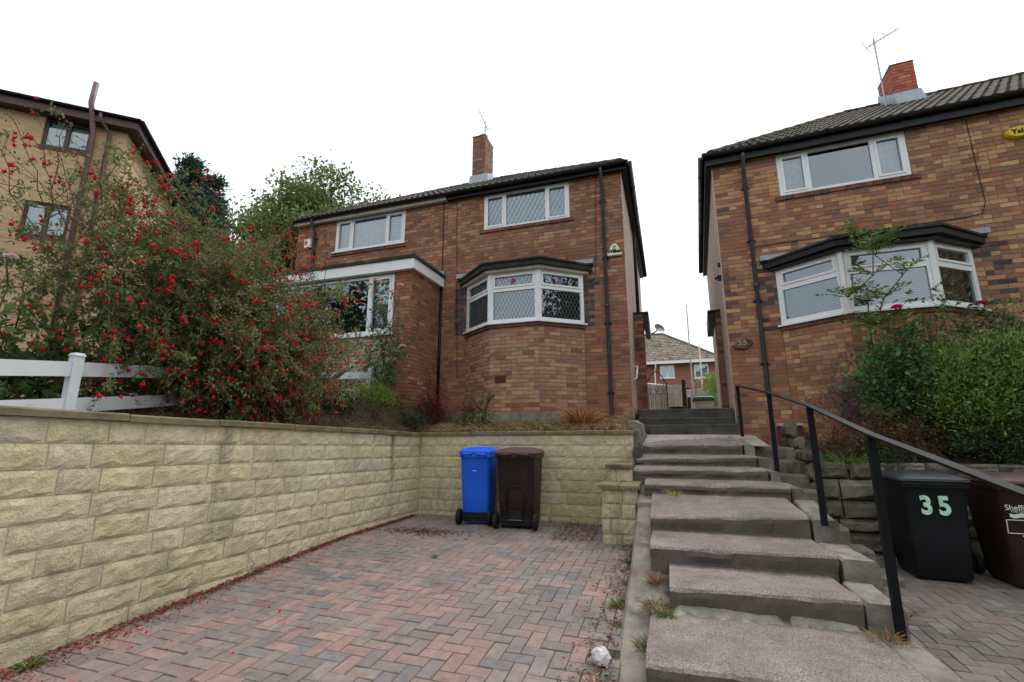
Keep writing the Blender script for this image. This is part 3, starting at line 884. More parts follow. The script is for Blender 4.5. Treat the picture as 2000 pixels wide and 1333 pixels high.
class Bricks:
    def __init__(s, pal, seed): s.items, s.pal, s.r = [], pal, random.Random(seed)
    def run(s, fr, L, z0, z1, holes=(), colour=None, back=.03, bond=0):
        """stretcher bond on a wall frame, leaving the openings"""
        nc = int(round((z1 - z0) / .075))
        for c in range(nc):
            a = z0 + c*.075; mid = a + .0375
            iv = [(0, L)]
            for h in holes:
                if h[2] < mid < h[3]:
                    nv = []
                    for p, q in iv:
                        if h[1] <= p or h[0] >= q: nv.append((p, q)); continue
                        if h[0] > p: nv.append((p, h[0]))
                        if h[1] < q: nv.append((h[1], q))
                    iv = nv
            off = (.1125 if (c + bond) % 2 else 0)
            for p, q in iv:
                k = math.floor((p - off) / .225)
                while True:
                    u0 = max(p, off + k*.225); u1 = min(q, off + (k+1)*.225); k += 1
                    if u0 >= q - .01: break
                    if u1 - u0 < .03: continue
                    cut = [u0, u1] if u1 - u0 < .2 or s.r.random() > .28 else [u0, (u0+u1)/2, u1]
                    for v0, v1 in zip(cut, cut[1:]):
                        col = (colour(v0, v1, mid, s.r) if colour else None) or pick(s.r, s.pal)
                        s.items.append((fr, v0 + .005, v1 - .005, a + .005, a + .070, s.r.uniform(-.0025,.0025), col, back))
    def emit(s, root, n_parts=300):
        def score(it):
            fr, u0, u1, z0, z1, n, col, back = it
            c = fpt(fr, (u0+u1)/2, 0, (z0+z1)/2)
            if not vis(c, 0): return 0
            nx, ny = fr[1][1], -fr[1][0]
            v = np.array(c) - np.array((0,0,CAM_Z))
            return max(0, -(nx*v[0] + ny*v[1])) / (v @ v)**1.5 * (u1-u0)
        s.items.sort(key=lambda it: -score(it))
        unit = MB().fbox(((0,0),(1,0)), -.5, .5, -.03, 0, -.0325, .0325, back=False).mesh('brick')
        mass = MB()
        for k, (fr, u0, u1, z0, z1, n, col, back) in enumerate(s.items):
            if k < n_parts:
                o = link('brick', unit, M['brick_o'], root)
                ang = math.atan2(fr[1][1], fr[1][0])
                o.matrix_basis = Matrix.Translation(fpt(fr, (u0+u1)/2, n, (z0+z1)/2)) @ Matrix.Rotation(ang, 4, 'Z') @ Matrix.Diagonal((u1-u0, 1, (z1-z0)/.065, 1))
                o.color = (*col, 1)
            else:
                mass.fbox(fr, u0, u1, -back + n, n, z0, z1, col, back=False)
        stuff(mass.build('brickwork', M['brick_a'], root))

def soldier(root, fr, u0, u1, z0, z1, out, seed, name='sill_brick', cols=PAL_RED):
    r = random.Random(seed); u = u0
    m = MB()
    while u < u1 - .03:
        m.fbox(fr, u + .004, u + .069, -.05, out + r.uniform(-.002,.003), z0, z1, pick(r, [(2, S(120,70,56)), (2, S(92,62,54)), (1, S(140,82,60)), (1, S(70,56,54))]), back=False)
        u += .075
    m.fbox(fr, u0 + .01, u1 - .01, -.05, out - .006, z0 + .006, z1 - .004, S(110,92,82))
    return stuff(m.build('brick_sill', M['brick_a'], root))

def window(root, fr, u0, u1, z0, z1, n=-.02, cols=(.25,.75), transom=None, sashes=(0,2), leaded=None, back='net', sill=.03, mb=.055, trim='white', label=None, head=.05):
    """frame with fixed and opening lights; each pane, its leading and what hangs behind are pieces of the window"""
    w = u1 - u0
    f = MB()
    D = .06
    f.fbox(fr, u0, u1, n-D, n, z0, z0+mb); f.fbox(fr, u0, u1, n-D, n, z1-head, z1)
    f.fbox(fr, u0, u0+mb, n-D, n-.001, z0+mb, z1-head); f.fbox(fr, u1-mb, u1, n-D, n-.001, z0+mb, z1-head)
    xs = [u0] + [u0 + w*c for c in cols] + [u1]
    for x in xs[1:-1]: f.fbox(fr, x-mb*.5, x+mb*.5, n-D, n-.002, z0+mb, z1-head)
    lights = []
    for i in range(len(xs)-1):
        a = xs[i] + (mb if i == 0 else mb*.5); b_ = xs[i+1] - (mb if i == len(xs)-2 else mb*.5)
        if transom:
            zt = z0 + (z1-z0)*transom
            f.fbox(fr, a, b_, n-D, n-.003, zt-mb*.5, zt+mb*.5)
            lights += [(a, b_, z0+mb, zt-mb*.5, i, 0), (a, b_, zt+mb*.5, z1-head, i, 1)]
        else: lights.append((a, b_, z0+mb, z1-head, i, 0))
    win = f.build('window', M[trim], root)
    if label: win['label'] = label
    for (a, b_, c, d, i, j) in lights:
        if (i in sashes and not transom) or (transom and j == 1):
            s_ = MB(); q = .035
            s_.fbox(fr, a, b_, n-.05, n+.012, c, c+q); s_.fbox(fr, a, b_, n-.05, n+.012, d-q, d)
            s_.fbox(fr, a, a+q, n-.05, n+.011, c+q, d-q); s_.fbox(fr, b_-q, b_, n-.05, n+.011, c+q, d-q)
            s_.build('sash', M[trim], win)
            a, b_, c, d = a+q, b_-q, c+q, d-q
        g = MB(); g.fbox(fr, a-.004, b_+.004, n-.034, n-.030, c-.004, d+.004)
        gp = MB(); P = [fpt(fr, x, n-.03, z) for x, z in ((a,c),(b_,c),(b_,d),(a,d))]
        gp.add(P, [(0,1,2,3)])
        gp.build('pane', M['glass'], win)
        if leaded:
            l = MB(); dw, dh = leaded; wd, hg = b_-a, d-c; sl = dh/dw
            for sg in (1, -1):
                k0 = -int(hg/dh) - 2
                for k in range(k0, int(wd/dw) + int(hg/dh) + 3):
                    # line: x = k*dw + t, z = t*sl (sg = 1) or mirrored
                    t0, t1 = max(0, -k*dw), min(hg/sl, wd - k*dw)
                    if t1 - t0 < .01: continue
                    X0, X1, Z0, Z1 = k*dw + t0, k*dw + t1, t0*sl, t1*sl
                    if sg < 0: X0, X1 = wd - X0, wd - X1
                    l.bar(fpt(fr, a+X0, n-.027, c+Z0), fpt(fr, a+X1, n-.027, c+Z1), .004, .0085, up=(fr[1][1], -fr[1][0], 0))
            l.build('leading', M['came'], win)
        bk = back[i] if isinstance(back, (list, tuple)) else back
        if bk == 'net':
            k = MB(); k.fbox(fr, a-.02, b_+.02, n-.14, n-.135, c-.02, d+.02); k.build('net_curtain', M['net'], win)
        elif bk == 'folds':
            k = MB(); N_ = 40; V = []
            for q in range(N_+1):
                u = a + (b_-a)*q/N_; dn = n - .13 + .02*math.sin(q*1.7) + .008*math.sin(q*4.1)
                V += [fpt(fr, u, dn, c-.02), fpt(fr, u, dn, d+.02)]
            k.add(V, [(2*q, 2*q+2, 2*q+3, 2*q+1) for q in range(N_)]); k.build('curtain', M['netfold'], win)
        elif bk == 'blind':
            k = MB(); z = c
            while z < d:
                P = [fpt(fr, a-.02, n-.10, z), fpt(fr, b_+.02, n-.10, z), fpt(fr, b_+.02, n-.125, z+.017), fpt(fr, a-.02, n-.125, z+.017)]
                k.add(P, [(0,1,2,3)]); z += .026
            k.build('blind', M['blind'], win)
            k = MB(); k.fbox(fr, a-.05, b_+.05, n-.5, n-.49, c-.1, d+.1); k.build('room', M['room'], win)
        elif bk == 'dark':
            k = MB(); k.fbox(fr, a-.05, b_+.05, n-.5, n-.49, c-.1, d+.1); k.build('room', M['room'], win)
    if sill:
        s_ = MB(); s_.fbox(fr, u0-.03, u1+.03, n-.02, n+.07, z0-sill, z0-.001); s_.build('sill', M[trim], win)
    return win

def hip_roof(root, x0, x1, y0, y1, z, pitch, seed, gauge=.31, n_parts=300):
    """concrete interlocking tiles laid one by one on the front slope; ridge and hip tiles; plain planes behind"""
    r = random.Random(seed)
    h = (y1-y0)/2; zr = z + h*math.tan(pitch); ym = (y0+y1)/2
    m = MB()
    A, B_, C_, D_ = (x0,y0,z), (x1,y0,z), (x1,y1,z), (x0,y1,z)
    E_, G_ = (x0+h, ym, zr), (x1-h, ym, zr)
    dn = lambda p, k=.05: (p[0], p[1], p[2]-k)
    m.add([dn(A), dn(B_), dn(C_), dn(D_), dn(E_), dn(G_)], [(0,1,5,4), (1,2,5), (2,3,4,5), (3,0,4)])
    m.build('roof_underlay', M['roofplain'], root)
    # one tile, two rolls wide
    prof = [(0,.0),(.03,.022),(.06,.026),(.09,.012),(.15,.0),(.18,.022),(.21,.026),(.24,.012),(.30,.0)]
    t = MB(); L = .40; np_ = len(prof)
    V = [(x-.15, 0, q+.028) for x, q in prof] + [(x-.15, L, q+.006) for x, q in prof] + [(x-.15, 0, q+.004) for x, q in prof]
    t.add(V, [(i, i+1, np_+i+1, np_+i) for i in range(np_-1)] + [(2*np_+i, 2*np_+i+1, i+1, i) for i in range(np_-1)])
    me = t.mesh('roof_tile')
    sl = h/math.cos(pitch); rows = int(sl/gauge)
    tiles = []
    for j in range(rows + 1):
        s0 = j*gauge
        if s0 > sl - .06: continue
        yy = y0 + s0*math.cos(pitch); zz = z + s0*math.sin(pitch)
        inset = (yy - y0)
        k = 0; x = x0
        while x < x1:
            cx = x + .15
            if x0 + inset - .08 < cx < x1 - inset + .08: tiles.append((cx, yy, zz))
            x += .30
    tiles.sort(key=lambda q: -(nearness(q) if vis(q) else 0))
    mass = MB()
    for k, (cx, yy, zz) in enumerate(tiles):
        mt = Matrix.Translation((cx, yy, zz + r.uniform(-.003,.003))) @ Matrix.Rotation(pitch, 4, 'X')
        v = r.uniform(-12, 12); col = S(72+v, 62+v, 54+v)
        if k < n_parts:
            o = link('roof_tile', me, M['tile'], root); o.matrix_basis = mt; o.color = (*col, 1)
        else: mass.add([mt @ Vector(p) for p in t.V], t.F, col)
    if mass.V: stuff(mass.build('roof_tiles', M['tile_a'], root))
    # side slope facing the passage, in rows of tile edges
    m = MB()
    for sd in (0, 1):
        for j in range(rows):
            s0 = j*gauge; ins = s0*math.cos(pitch); zz = z + s0*math.sin(pitch); i2 = ins + .36*math.cos(pitch); z2 = zz + .36*math.sin(pitch)
            if sd == 0: P = [(x0+ins, y1-ins, zz+.03), (x0+ins, y0+ins, zz+.03), (x0+i2, y0+i2, z2+.005), (x0+i2, y1-i2, z2+.005)]
            else: P = [(x1-ins, y0+ins, zz+.03), (x1-ins, y1-ins, zz+.03), (x1-i2, y1-i2, z2+.005), (x1-i2, y0+i2, z2+.005)]
            m.add(P, [(0,1,2,3)], S(70,61,53))
            Q = [(p[0], p[1], p[2]) for p in P[:2]]; m.add([Q[0], Q[1], (Q[1][0], Q[1][1], Q[1][2]-.03), (Q[0][0], Q[0][1], Q[0][2]-.03)], [(0,1,2,3)], S(54,48,42))
    stuff(m.build('side_slope_tiles', M['tile_a'], root))
    def caps(p, q, name):
        p, q = Vector(p), Vector(q); n = max(1, int((q-p).length/.42)); d = (q-p)/n
        side = d.cross(Vector((0,0,1))).normalized(); up = side.cross(d).normalized()
        for i in range(n):
            a = p + d*i; b2 = p + d*(i+1.06)
            k = MB(); lp = []
            for c, rr_ in ((a,.115),(b2,.098)):
                lp.append([c + side*math.cos(rad(an))*rr_ + up*(math.sin(rad(an))*rr_*.75 - .01) for an in range(0,181,30)])
            nn = len(lp[0]); k.add(lp[0]+lp[1], [(i_, i_+1, nn+i_+1, nn+i_) for i_ in range(nn-1)] + [tuple(range(nn))])
            v = r.uniform(-10,10); o = k.build(name, M['tile'], root, smooth=False); o.color = (*S(72+v,63+v,55+v), 1)
    ins_ = lambda p, q: tuple(p[i] + (q[i]-p[i])*.045 for i in range(3))
    caps(ins_(A, E_), E_, 'hip_tile'); caps(ins_(B_, G_), G_, 'hip_tile'); caps(E_, G_, 'ridge_tile')
    return zr, ym

def downpipe(root, x, y, ztop, zbot, gy, r_=.034, mat='pipe'):
    m = MB()
    m.tube([(x, gy, ztop), (x, gy, ztop-.10), (x, y-.05, ztop-.30), (x, y-.05, zbot)], r_, 10)
    o = m.build('downpipe', M[mat], root, smooth=True); sh(o)
    for z in [zbot + (ztop-.4-zbot)*k for k in (.12,.4,.68,.94)]:
        k = MB(); k.tube([(x, y-.05, z), (x, y-.05, z+.04)], r_*1.25, 10); k.box(x-r_*2.1, x+r_*2.1, y-.02, y+.005, z+.005, z+.035); k.build('bracket', M['black'], o)
    k = MB(); k.tube([(x, y-.05, (ztop+zbot)/2-.35), (x, y-.05, (ztop+zbot)/2-.27)], r_*1.18, 10); k.build('joint_collar', M[mat], o, smooth=True)
    return o

def gutter(root, p, q, r_=.058, mat='black'):
    p, q = Vector(p), Vector(q); d = (q-p).normalized(); side = d.cross(Vector((0,0,1)))
    m = MB(); lp = []
    for c in (p, q): lp.append([c + side*math.cos(rad(a))*r_ + Vector((0,0,1))*math.sin(rad(a))*r_ for a in range(180,361,20)])
    n = len(lp[0]); m.add(lp[0]+lp[1], [(i, i+1, n+i+1, n+i) for i in range(n-1)] + [tuple(range(n)), tuple(range(n,2*n))[::-1]])
    L = (q-p).length
    k = 1
    while k < L:
        c = p + d*k; a = [c + side*math.cos(rad(an))*(r_+.006) + Vector((0,0,1))*math.sin(rad(an))*(r_+.006) for an in range(180,361,30)]; b2 = [v + d*.05 for v in a]
        nn = len(a); m.add(a+b2, [(i,i+1,nn+i+1,nn+i) for i in range(nn-1)]); k += 1.0
    return m.build('gutter', M[mat], root, smooth=True)

def bay(root, bk, xs, y_out, zw0, zw1, zbase, seed, leaded, backs, mb=.07, quoin=True, colour=None, roofmat='felt', fascia='cream', motif=False):
    """canted bay: brick base in three facets, three windows, flat roof"""
    xa, xb, xc, xd = xs
    pts = [(xa, HY), (xb, y_out), (xc, y_out), (xd, HY)]
    fcs = []
    for p, q in zip(pts, pts[1:]):
        L = math.hypot(q[0]-p[0], q[1]-p[1]); fcs.append(((p, ((q[0]-p[0])/L, (q[1]-p[1])/L)), L))
    core = MB()
    for i, (fr, L) in enumerate(fcs):
        bk.run(fr, L, zbase, zw0 - .09, bond=i, colour=colour)
        core.fbox(fr, 0, L, -.12, -.009, zbase-.2, zw0-.03)
    core.build('bay_mortar', M['mortar'], root)
    for i, (fr, L) in enumerate(fcs):
        soldier(root, fr, -.01, L + .01, zw0-.095, zw0-.03, .035, seed+i)
        window(root, fr, .0, L, zw0, zw1, n=.0, cols=(), transom=.66, sashes=(), leaded=leaded, back=backs[i], sill=.03, mb=mb)
    for p in pts[1:3]:
        m = MB(); m.tube([(p[0], p[1]+.02, zw0), (p[0], p[1]+.02, zw1)], .055, 6); m.build('corner_post', M['white'], root)
    # flat roof with felt edge and soffit
    def outl(e):
        return [(xa-e*1.1, HY), (xb-e*.55, y_out-e), (xc+e*.55, y_out-e), (xd+e*1.1, HY)]
    m = MB(); o1 = outl(.10); m.prism([(x,y,zw1+.001) for x,y in o1], [(x,y,zw1+.065) for x,y in o1]); m.build('bay_fascia', M[fascia], root)
    m = MB(); o2 = outl(.17); m.prism([(x,y,zw1+.055) for x,y in o2], [(x,y,zw1+.15) for x,y in o2])
    o3 = outl(.20); m.prism([(x,y,zw1+.152) for x,y in o3], [(x,y,zw1+.19) for x,y in o3]); m.build('bay_roof', M[roofmat], root)
    m = MB()
    for x0, x1 in ((xa-.22, xa+.28), (xd-.30, xd+.22)): m.box(x0, x1, HY-.10, HY-.01, zw1+.192, zw1+.28)
    m.build('lead_flashing', M['lead'], root)
    return fcs

def cable(root, pts, r_=.006, mat='black'):
    m = MB(); m.tube(pts, r_, 5); return m.build('cable', M[mat], root)

# ---- the semi-detached pair in the middle
main = thing('semi_detached_house', 'brick semi-detached pair with leaded bay window, white-trimmed porch and brick chimney', 'house', (-4.6, HY, 1.5))
bk = Bricks(PAL_MAIN, 1)
X0, X1, ZB, ZT = -8.74, -.585, 1.275, 6.525
fr = ((X0, HY), (1, 0))
U = lambda x: x - X0
holes = [(U(-3.585), U(-1.655), 5.645, 9), (U(-7.57), U(-5.585), 5.63, 9), (U(-3.95), U(-1.42), 0, 4.56), (U(-8.5), U(-4.62), 0, 4.62)]
def col_main(u0, u1, z, r):
    x = X0 + (u0+u1)/2
    if 3.3 < z < 4.45 and (-4.2 < x < -3.9 or -1.44 < x < -1.15) and r.random() < .72: return pick(r, PAL_BLUE)
    if z < 2.6 and x > -1.35 and r.random() < .75: return pick(r, PAL_RED)
    if z > 5.0 and r.random() < .25: return pick(r, [(1, S(168,124,94)), (1, S(122,88,75))])
bk.run(fr, X1-X0, ZB, ZT, holes, col_main)
core = MB()
for a, b_, c, d in decompose(0, X1-X0, .9, ZT, holes): core.fbox(fr, a, b_, -.24, -.008, c, d)
core.build('front_wall', M['mortar'], main)
# side and back walls, dashed render towards the passage
m = MB(); m.box(X1-.003, X1+.012, HY-.004, 15.5, .9, ZT-.001); m.box(X1-.24, X1-.0035, HY+.25, 15.5, .9, ZT); m.build('side_wall', M['render'], main)
m = MB(); m.box(X0, X0+.24, HY+.02, 15.5, .9, ZT); m.box(X0+.24, X1-.24, 15.3, 15.5, .9, ZT); m.build('rear_walls', M['render'], main)
m = MB(); m.box(X0+.3, X1-.3, HY+2.6, HY+2.7, 1, ZT); m.build('inner_wall', M['room'], main)
m = MB(); m.box(X0, X1-.01, HY+.0, 15.4, ZT+.002, ZT+.03); m.build('ceiling', M['room'], main)
# eaves
EY = HY - .11
MB().box(X0-.02, -4.47, EY, HY-.002, ZT-.03, ZT).build('soffit', M['white'], main)
MB().box(-4.468, X1+.1, EY, HY-.005, ZT-.03, ZT).build('soffit', M['black'], main)
MB().box(X0-.02, -4.47, EY-.022, EY, ZT-.055, ZT+.10).build('fascia', M['cream'], main)
MB().box(-4.468, X1+.122, EY-.022, EY, ZT-.06, ZT+.10).build('fascia', M['black'], main)
MB().box(X1+.0125, X1+.1, HY-.10, 15.6, ZT-.03, ZT).build('soffit', M['black'], main)
MB().box(X1+.1, X1+.122, EY+.002, 15.6, ZT-.06, ZT+.10).build('fascia', M['black'], main)
gutter(main, (X0-.06, EY-.08, ZT+.065), (X1+.15, EY-.08, ZT+.065))
gutter(main, (X1+.182, EY-.06, ZT+.066), (X1+.182, 15.6, ZT+.066))
hip_roof(main, X0-.08, X1+.17, EY-.06, 15.66, ZT+.075, rad(34), 41)
# chimney on the ridge at the party wall
ch = MB()
cx0, cx1, cy0, cy1, cz0, cz1 = -5.13, -4.715, 11.55, 12.25, 8.4, 10.19
ch.box(cx0+.009, cx1-.009, cy0+.009, cy1-.009, cz0, cz1-.01)
cho = ch.build('chimney', M['mortar'], main)
cb = Bricks([(3, S(140,100,84)), (2, S(120,88,76)), (1.2, S(164,126,96)), (1, S(100,80,72))], 5)
for f, L in ((((cx0, cy0), (1, 0)), cx1-cx0), (((cx1, cy0), (0, 1)), cy1-cy0), (((cx0, cy1), (0, -1)), cy1-cy0)): cb.run(f, L, cz0, cz1-.01)
cm = MB()
for (f, u0, u1, z0, z1, n, c, _b) in cb.items: cm.fbox(f, u0, u1, -.03, n, z0, z1, c, back=False)
stuff(cm.build('chimney_bricks', M['brick_a'], cho))
k = MB(); k.box(cx0-.004, cx1+.004, cy0-.004, cy1+.004, cz1, cz1+.04); k.build('chimney_cap', M['plinth'], cho)
k = MB(); k.tube([(cx0+.26, 11.8, cz1+.03), (cx0+.26, 11.8, cz1+.14), (cx0+.26,11.8,cz1+.17)], [.13,.12,.14], 12); k.build('chimney_pot', M['cream'], cho, smooth=True)
k = MB(); k.prism([(cx0-.06,cy0-.12,8.52),(cx1+.1,cy0-.12,8.52),(cx1+.1,cy0-.01,8.52),(cx0-.06,cy0-.01,8.52)], [(cx0-.06,cy0-.03,8.86),(cx1+.1,cy0-.03,8.86),(cx1+.1,cy0-.01,8.9),(cx0-.06,cy0-.01,8.9)]); k.prism([(cx1+.01,cy0,8.5),(cx1+.12,cy0,8.5),(cx1+.12,12.1,8.9),(cx1+.01,12.1,8.9)],[(cx1+.01,cy0,8.9),(cx1+.06,cy0,8.86),(cx1+.06,12.1,9.2),(cx1+.01,12.1,9.2)]); k.build('chimney_flashing', M['lead'], cho)

window(main, fr, U(-3.58), U(-1.66), 5.65, ZT-.04, cols=(.255,.745), leaded=(.105,.19), back='net', sill=0)
soldier(main, fr, U(-3.66), U(-1.58), 5.575, 5.645, .03, 61)
window(main, fr, U(-7.565), U(-5.59), 5.645, ZT-.04, cols=(.245,.745), back=['folds','folds','folds'], sill=.03)
soldier(main, fr, U(-7.64), U(-5.52), 5.54, 5.612, .03, 62)
bf = bay(main, bk, (-3.95, -3.18, -2.19, -1.42), 8.15, 3.35, 4.37, ZB, 70, (.075,.15), ['dark','net','dark'], colour=lambda a, b_, z, r: pick(r, [(3, S(168,132,106)), (2, S(152,114,94)), (2, S(178,144,112)), (1.2, S(138,102,88)), (.6, S(160,104,82))]) if r.random() < .85 else None)
# rose motifs in the leaded fanlights
for fi, u, z, mt_ in ((1, .47, 4.19, 'redglass'), (2, .47, 4.18, 'violetglass')):
    f, L = bf[fi]
    m = MB()
    for k in range(9):
        a = k*2.4; rr_ = .016*math.sqrt(k)
        c = (u + rr_*math.cos(a), z + rr_*math.sin(a))
        m.add([fpt(f, c[0] + .022*math.cos(t), -.0255 + .0004*k, c[1] + .022*math.sin(t)) for t in [math.pi*q/4 for q in range(8)]], [tuple(range(8))])
    m.build('rose_motif', M[mt_], main)
    m = MB()
    for sx in (-1, 1): m.add([fpt(f, u + sx*x, -.0257, z + y) for x, y in ((.0,-.07),(.04,-.05),(.075,-.065),(.035,-.09))], [(0,1,2,3)])
    m.build('leaf_motif', M['greenglass'], main)
# concrete plinth along the foot of the bay
m = MB(); P = [(-4.15,8.72),(-4.15,8.35),(-3.45,7.86),(-1.95,7.86),(-1.30,8.35),(-1.30,8.72)]
m.prism([(x,y,1.0) for x,y in P], [(x,y,1.60) for x,y in P]); m.build('bay_plinth', M['kerb'], main)
# air brick
m = MB(); f1, L1 = bf[1]
m.fbox(f1, .12, .34, -.02, .006, 2.19, 2.33)
for i in range(3):
    for j in range(8): m.fbox(f1, .133 + j*.026, .147 + j*.026, .004, .012, 2.205 + i*.04, 2.232 + i*.04)
m.build('air_brick', M['airbrick'], main)
# pipes and cables
downpipe(main, -.965, HY, ZT+.02, 1.4, EY-.08)
downpipe(main, -8.17, HY, ZT+.02, 4.7, EY-.08)
cable(main, [(-4.57, HY-.012, 6.48), (-4.56, HY-.012, 4.9), (-4.545, HY-.012, 2.0)], .010)
cable(main, [(-4.24, HY-.01, 6.48), (-4.19, HY-.01, 4.4), (-4.13, HY-.01, 2.4)], .006)
cable(main, [(-1.09, HY-.01, 6.48), (-1.13, HY-.01, 5.3), (-1.16, HY-.01, 4.45), (-1.19, HY-.01, 4.25), (-1.3, HY-.01, 4.2)], .005)
# side porch nib and canopy on the passage side
m = MB(); sb = Bricks(PAL_RED + [(3, S(90,60,52))], 8)
for f, L in ((((X1, 10.15), (1, 0)), .22), (((X1+.22, 10.15), (0, 1)), .5)): sb.run(f, L, 1.5, 3.825)
for (f, u0, u1, z0, z1, n, c, _b) in sb.items: m.fbox(f, u0, u1, -.03, n, z0, z1, c, back=False)
m.box(X1+.002, X1+.212, 10.158, 10.6, 1.5, 3.825, S(120,104,94)); stuff(m.build('side_porch_bricks', M['brick_a'], main))
MB().box(X1+.002, X1+.34, 10.13, 11.4, 3.83, 3.87).build('side_canopy', M['black'], main)
MB().box(X1+.235, X1+.34, 10.17, 11.4, 3.5, 3.828).build('canopy_side', M['black'], main)
m = MB(); m.tube([(X1+.05, 11.9, 6.4), (X1+.05, 11.9, 1.6)], .04, 8); m.build('downpipe', M['black'], main)
m = MB(); m.tube([(X1+.07, 9.2, 2.30), (X1+.07, 9.75, 2.62)], .016, 8); m.tube([(X1, 9.2, 2.28), (X1+.07, 9.2, 2.30)], .012, 6); m.tube([(X1, 9.75, 2.6), (X1+.07, 9.75, 2.62)], .012, 6); m.build('grab_rail', M['white'], main, smooth=True)

# ---- white-trimmed flat-roofed porch on the left half
PY, PX0, PX1 = 7.55, -8.45, -4.585
pf = ((PX0, PY), (1, 0)); PU = lambda x: x - PX0
ZP0, ZP1 = 1.5, 4.42
whole = [(PU(-8.35), PU(-5.02), 2.0, 9)]
ph = Bricks(PAL_MAIN + [(3, S(160,120,92))], 3)
bk.run(pf, PX1-PX0, 1.575, ZP1-.02, [(PU(-8.36), PU(-5.0), 0, 9)])
bk.run(((PX1, PY), (0, 1)), HY-PY-.01, 1.575, ZP1-.02, bond=1)
m = MB()
m.fbox(pf, PU(-5.0), PX1-PX0-.009, -.2, -.009, 1.4, ZP1); m.box(PX1-.2, PX1-.009, PY+.02, HY, 1.4, ZP1); m.fbox(pf, PU(-8.36), PU(-5.0), -.2, -.02, 1.4, 3.15)
m.box(PX0, PX0+.2, PY+.02, HY, 1.4, ZP1)
m.build('porch_wall', M['mortar'], main)
# split-stone cladding strips under the porch window
r = random.Random(19)
cl = []
z = 1.55
while z < 3.1:
    h_ = r.choice((.05,.06,.075)); u = PU(-8.36) - r.uniform(0,.3)
    while u < PU(-5.0):
        w_ = r.uniform(.22,.6); a, b2 = max(u, PU(-8.36)), min(u+w_, PU(-5.0)); u += w_
        if b2-a > .05: cl.append((a, b2, z, min(z+h_, 3.14)))
    z += h_ + .007
vis_cl = sorted(cl, key=lambda q: -q[0])[:150]
for q in vis_cl:
    k = MB(); d_ = r.uniform(0,.014); k.fbox(pf, q[0]+.003, q[1]-.003, -.03, -.006+d_, q[2], q[3], back=False)
    o = k.build('cladding_strip', M['rubble'], main); v = r.uniform(-12,12); o.color = (*S(176+v,164+v,138+v), 1)
k = MB()
for q in sorted(cl, key=lambda q: -q[0])[150:]: k.fbox(pf, q[0]+.003, q[1]-.003, -.03, -.006+r.uniform(0,.014), q[2], q[3], S(170,160,136), back=False)
if k.V: stuff(k.build('cladding_strips', M['brick_a'], main))
window(main, pf, PU(-8.36), PU(-5.0), 3.18, ZP1-.03, n=-.01, cols=(.12,.24,.83), sashes=(0,3), back=[None,None,None,'net'], sill=.05, mb=.07)
MB().box(PX0-.1, PX1+.08, PY-.11, HY-.012, ZP1, ZP1+.21).build('porch_fascia', M['white'], main)
MB().box(PX0-.13, PX1+.11, PY-.14, HY-.013, ZP1+.211, ZP1+.275).build('porch_roof_edge', M['felt'], main)
MB().box(PX1-.25, PX1+.10, HY-.09, HY-.01, ZP1+.277, ZP1+.36).build('lead_flashing', M['lead'], main)
m = MB(); m.tube([(PX1+.03, HY-.04, ZP1+.02), (PX1+.03, HY-.04, 1.7)], .03, 8); m.build('downpipe', M['black'], main, smooth=True)
bk.emit(main)

# ---- the house on the right
right = thing('brick_house', 'buff and red brick house with white bay window on the right, numbered 35', 'house', (3, HY, 1.4))
bk2 = Bricks(PAL_RIGHT, 2)
RX0, RX1, RZB, RZT = 1.12, 8.6, .95, 6.275
f2 = ((RX0, HY), (1, 0)); V_ = lambda x: x - RX0
holes2 = [(V_(2.185), V_(4.095), 5.41, 9), (V_(1.96), V_(4.62), 0, 4.2)]
def col_right(u0, u1, z, r):
    x = RX0 + (u0+u1)/2
    if 3.0 < z < 4.15 and (1.72 < x < 2.0 or 4.7 < x < 4.95 and r.random() < .4) and r.random() < .65: return pick(r, PAL_BLUE)
    if z < 2.9 and r.random() < .65: return pick(r, PAL_RED)
    if 4.3 < z < 5.3 and r.random() < .40*(1 if x < 4.6 else .4): return pick(r, PAL_RED)
    if x < 1.24 and r.random() < .45: return pick(r, [(1, S(122,90,80)), (1, S(100,78,72))])
bk2.run(f2, RX1-RX0, RZB, RZT, holes2, col_right)
core = MB()
for a, b_, c, d in decompose(0, RX1-RX0, .5, RZT, holes2): core.fbox(f2, a, b_, -.24, -.008, c, d)
core.build('front_wall', M['mortar'], right)
m = MB(); m.box(RX0-.012, RX0+.003, HY-.004, 15.2, .5, RZT-.001); m.box(RX0+.0035, RX0+.24, HY+.25, 15.2, .5, RZT); m.build('side_wall', M['render'], right)
m = MB(); m.box(RX1-.24, RX1, HY+.01, 15.2, .5, RZT); m.box(RX0+.24, RX1-.24, 15.0, 15.2, .5, RZT); m.build('rear_walls', M['render'], right)
m = MB(); m.box(RX0+.3, RX1-.3, HY+2.6, HY+2.7, .6, RZT); m.build('inner_wall', M['room'], right)
m = MB(); m.box(RX0+.01, RX1, HY, 15.1, RZT+.002, RZT+.03); m.build('ceiling', M['room'], right)
MB().box(RX0-.1, RX1+.2, EY, HY-.005, RZT-.03, RZT).build('soffit', M['black'], right)
MB().box(RX0-.122, RX1+.2, EY-.022, EY, RZT-.06, RZT+.15).build('fascia', M['black'], right)
MB().box(RX0-.1, RX0-.0125, HY-.10, 15.3, RZT-.03, RZT).build('soffit', M['black'], right)
MB().box(RX0-.122, RX0-.1, EY+.002, 15.3, RZT-.06, RZT+.15).build('fascia', M['black'], right)
gutter(right, (RX0-.15, EY-.08, RZT+.125), (RX1+.2, EY-.08, RZT+.125))
gutter(right, (RX0-.182, 15.3, RZT+.126), (RX0-.182, EY-.06, RZT+.126))
hip_roof(right, RX0-.17, 13.0, EY-.06, 15.3, RZT+.135, rad(35.3), 43)
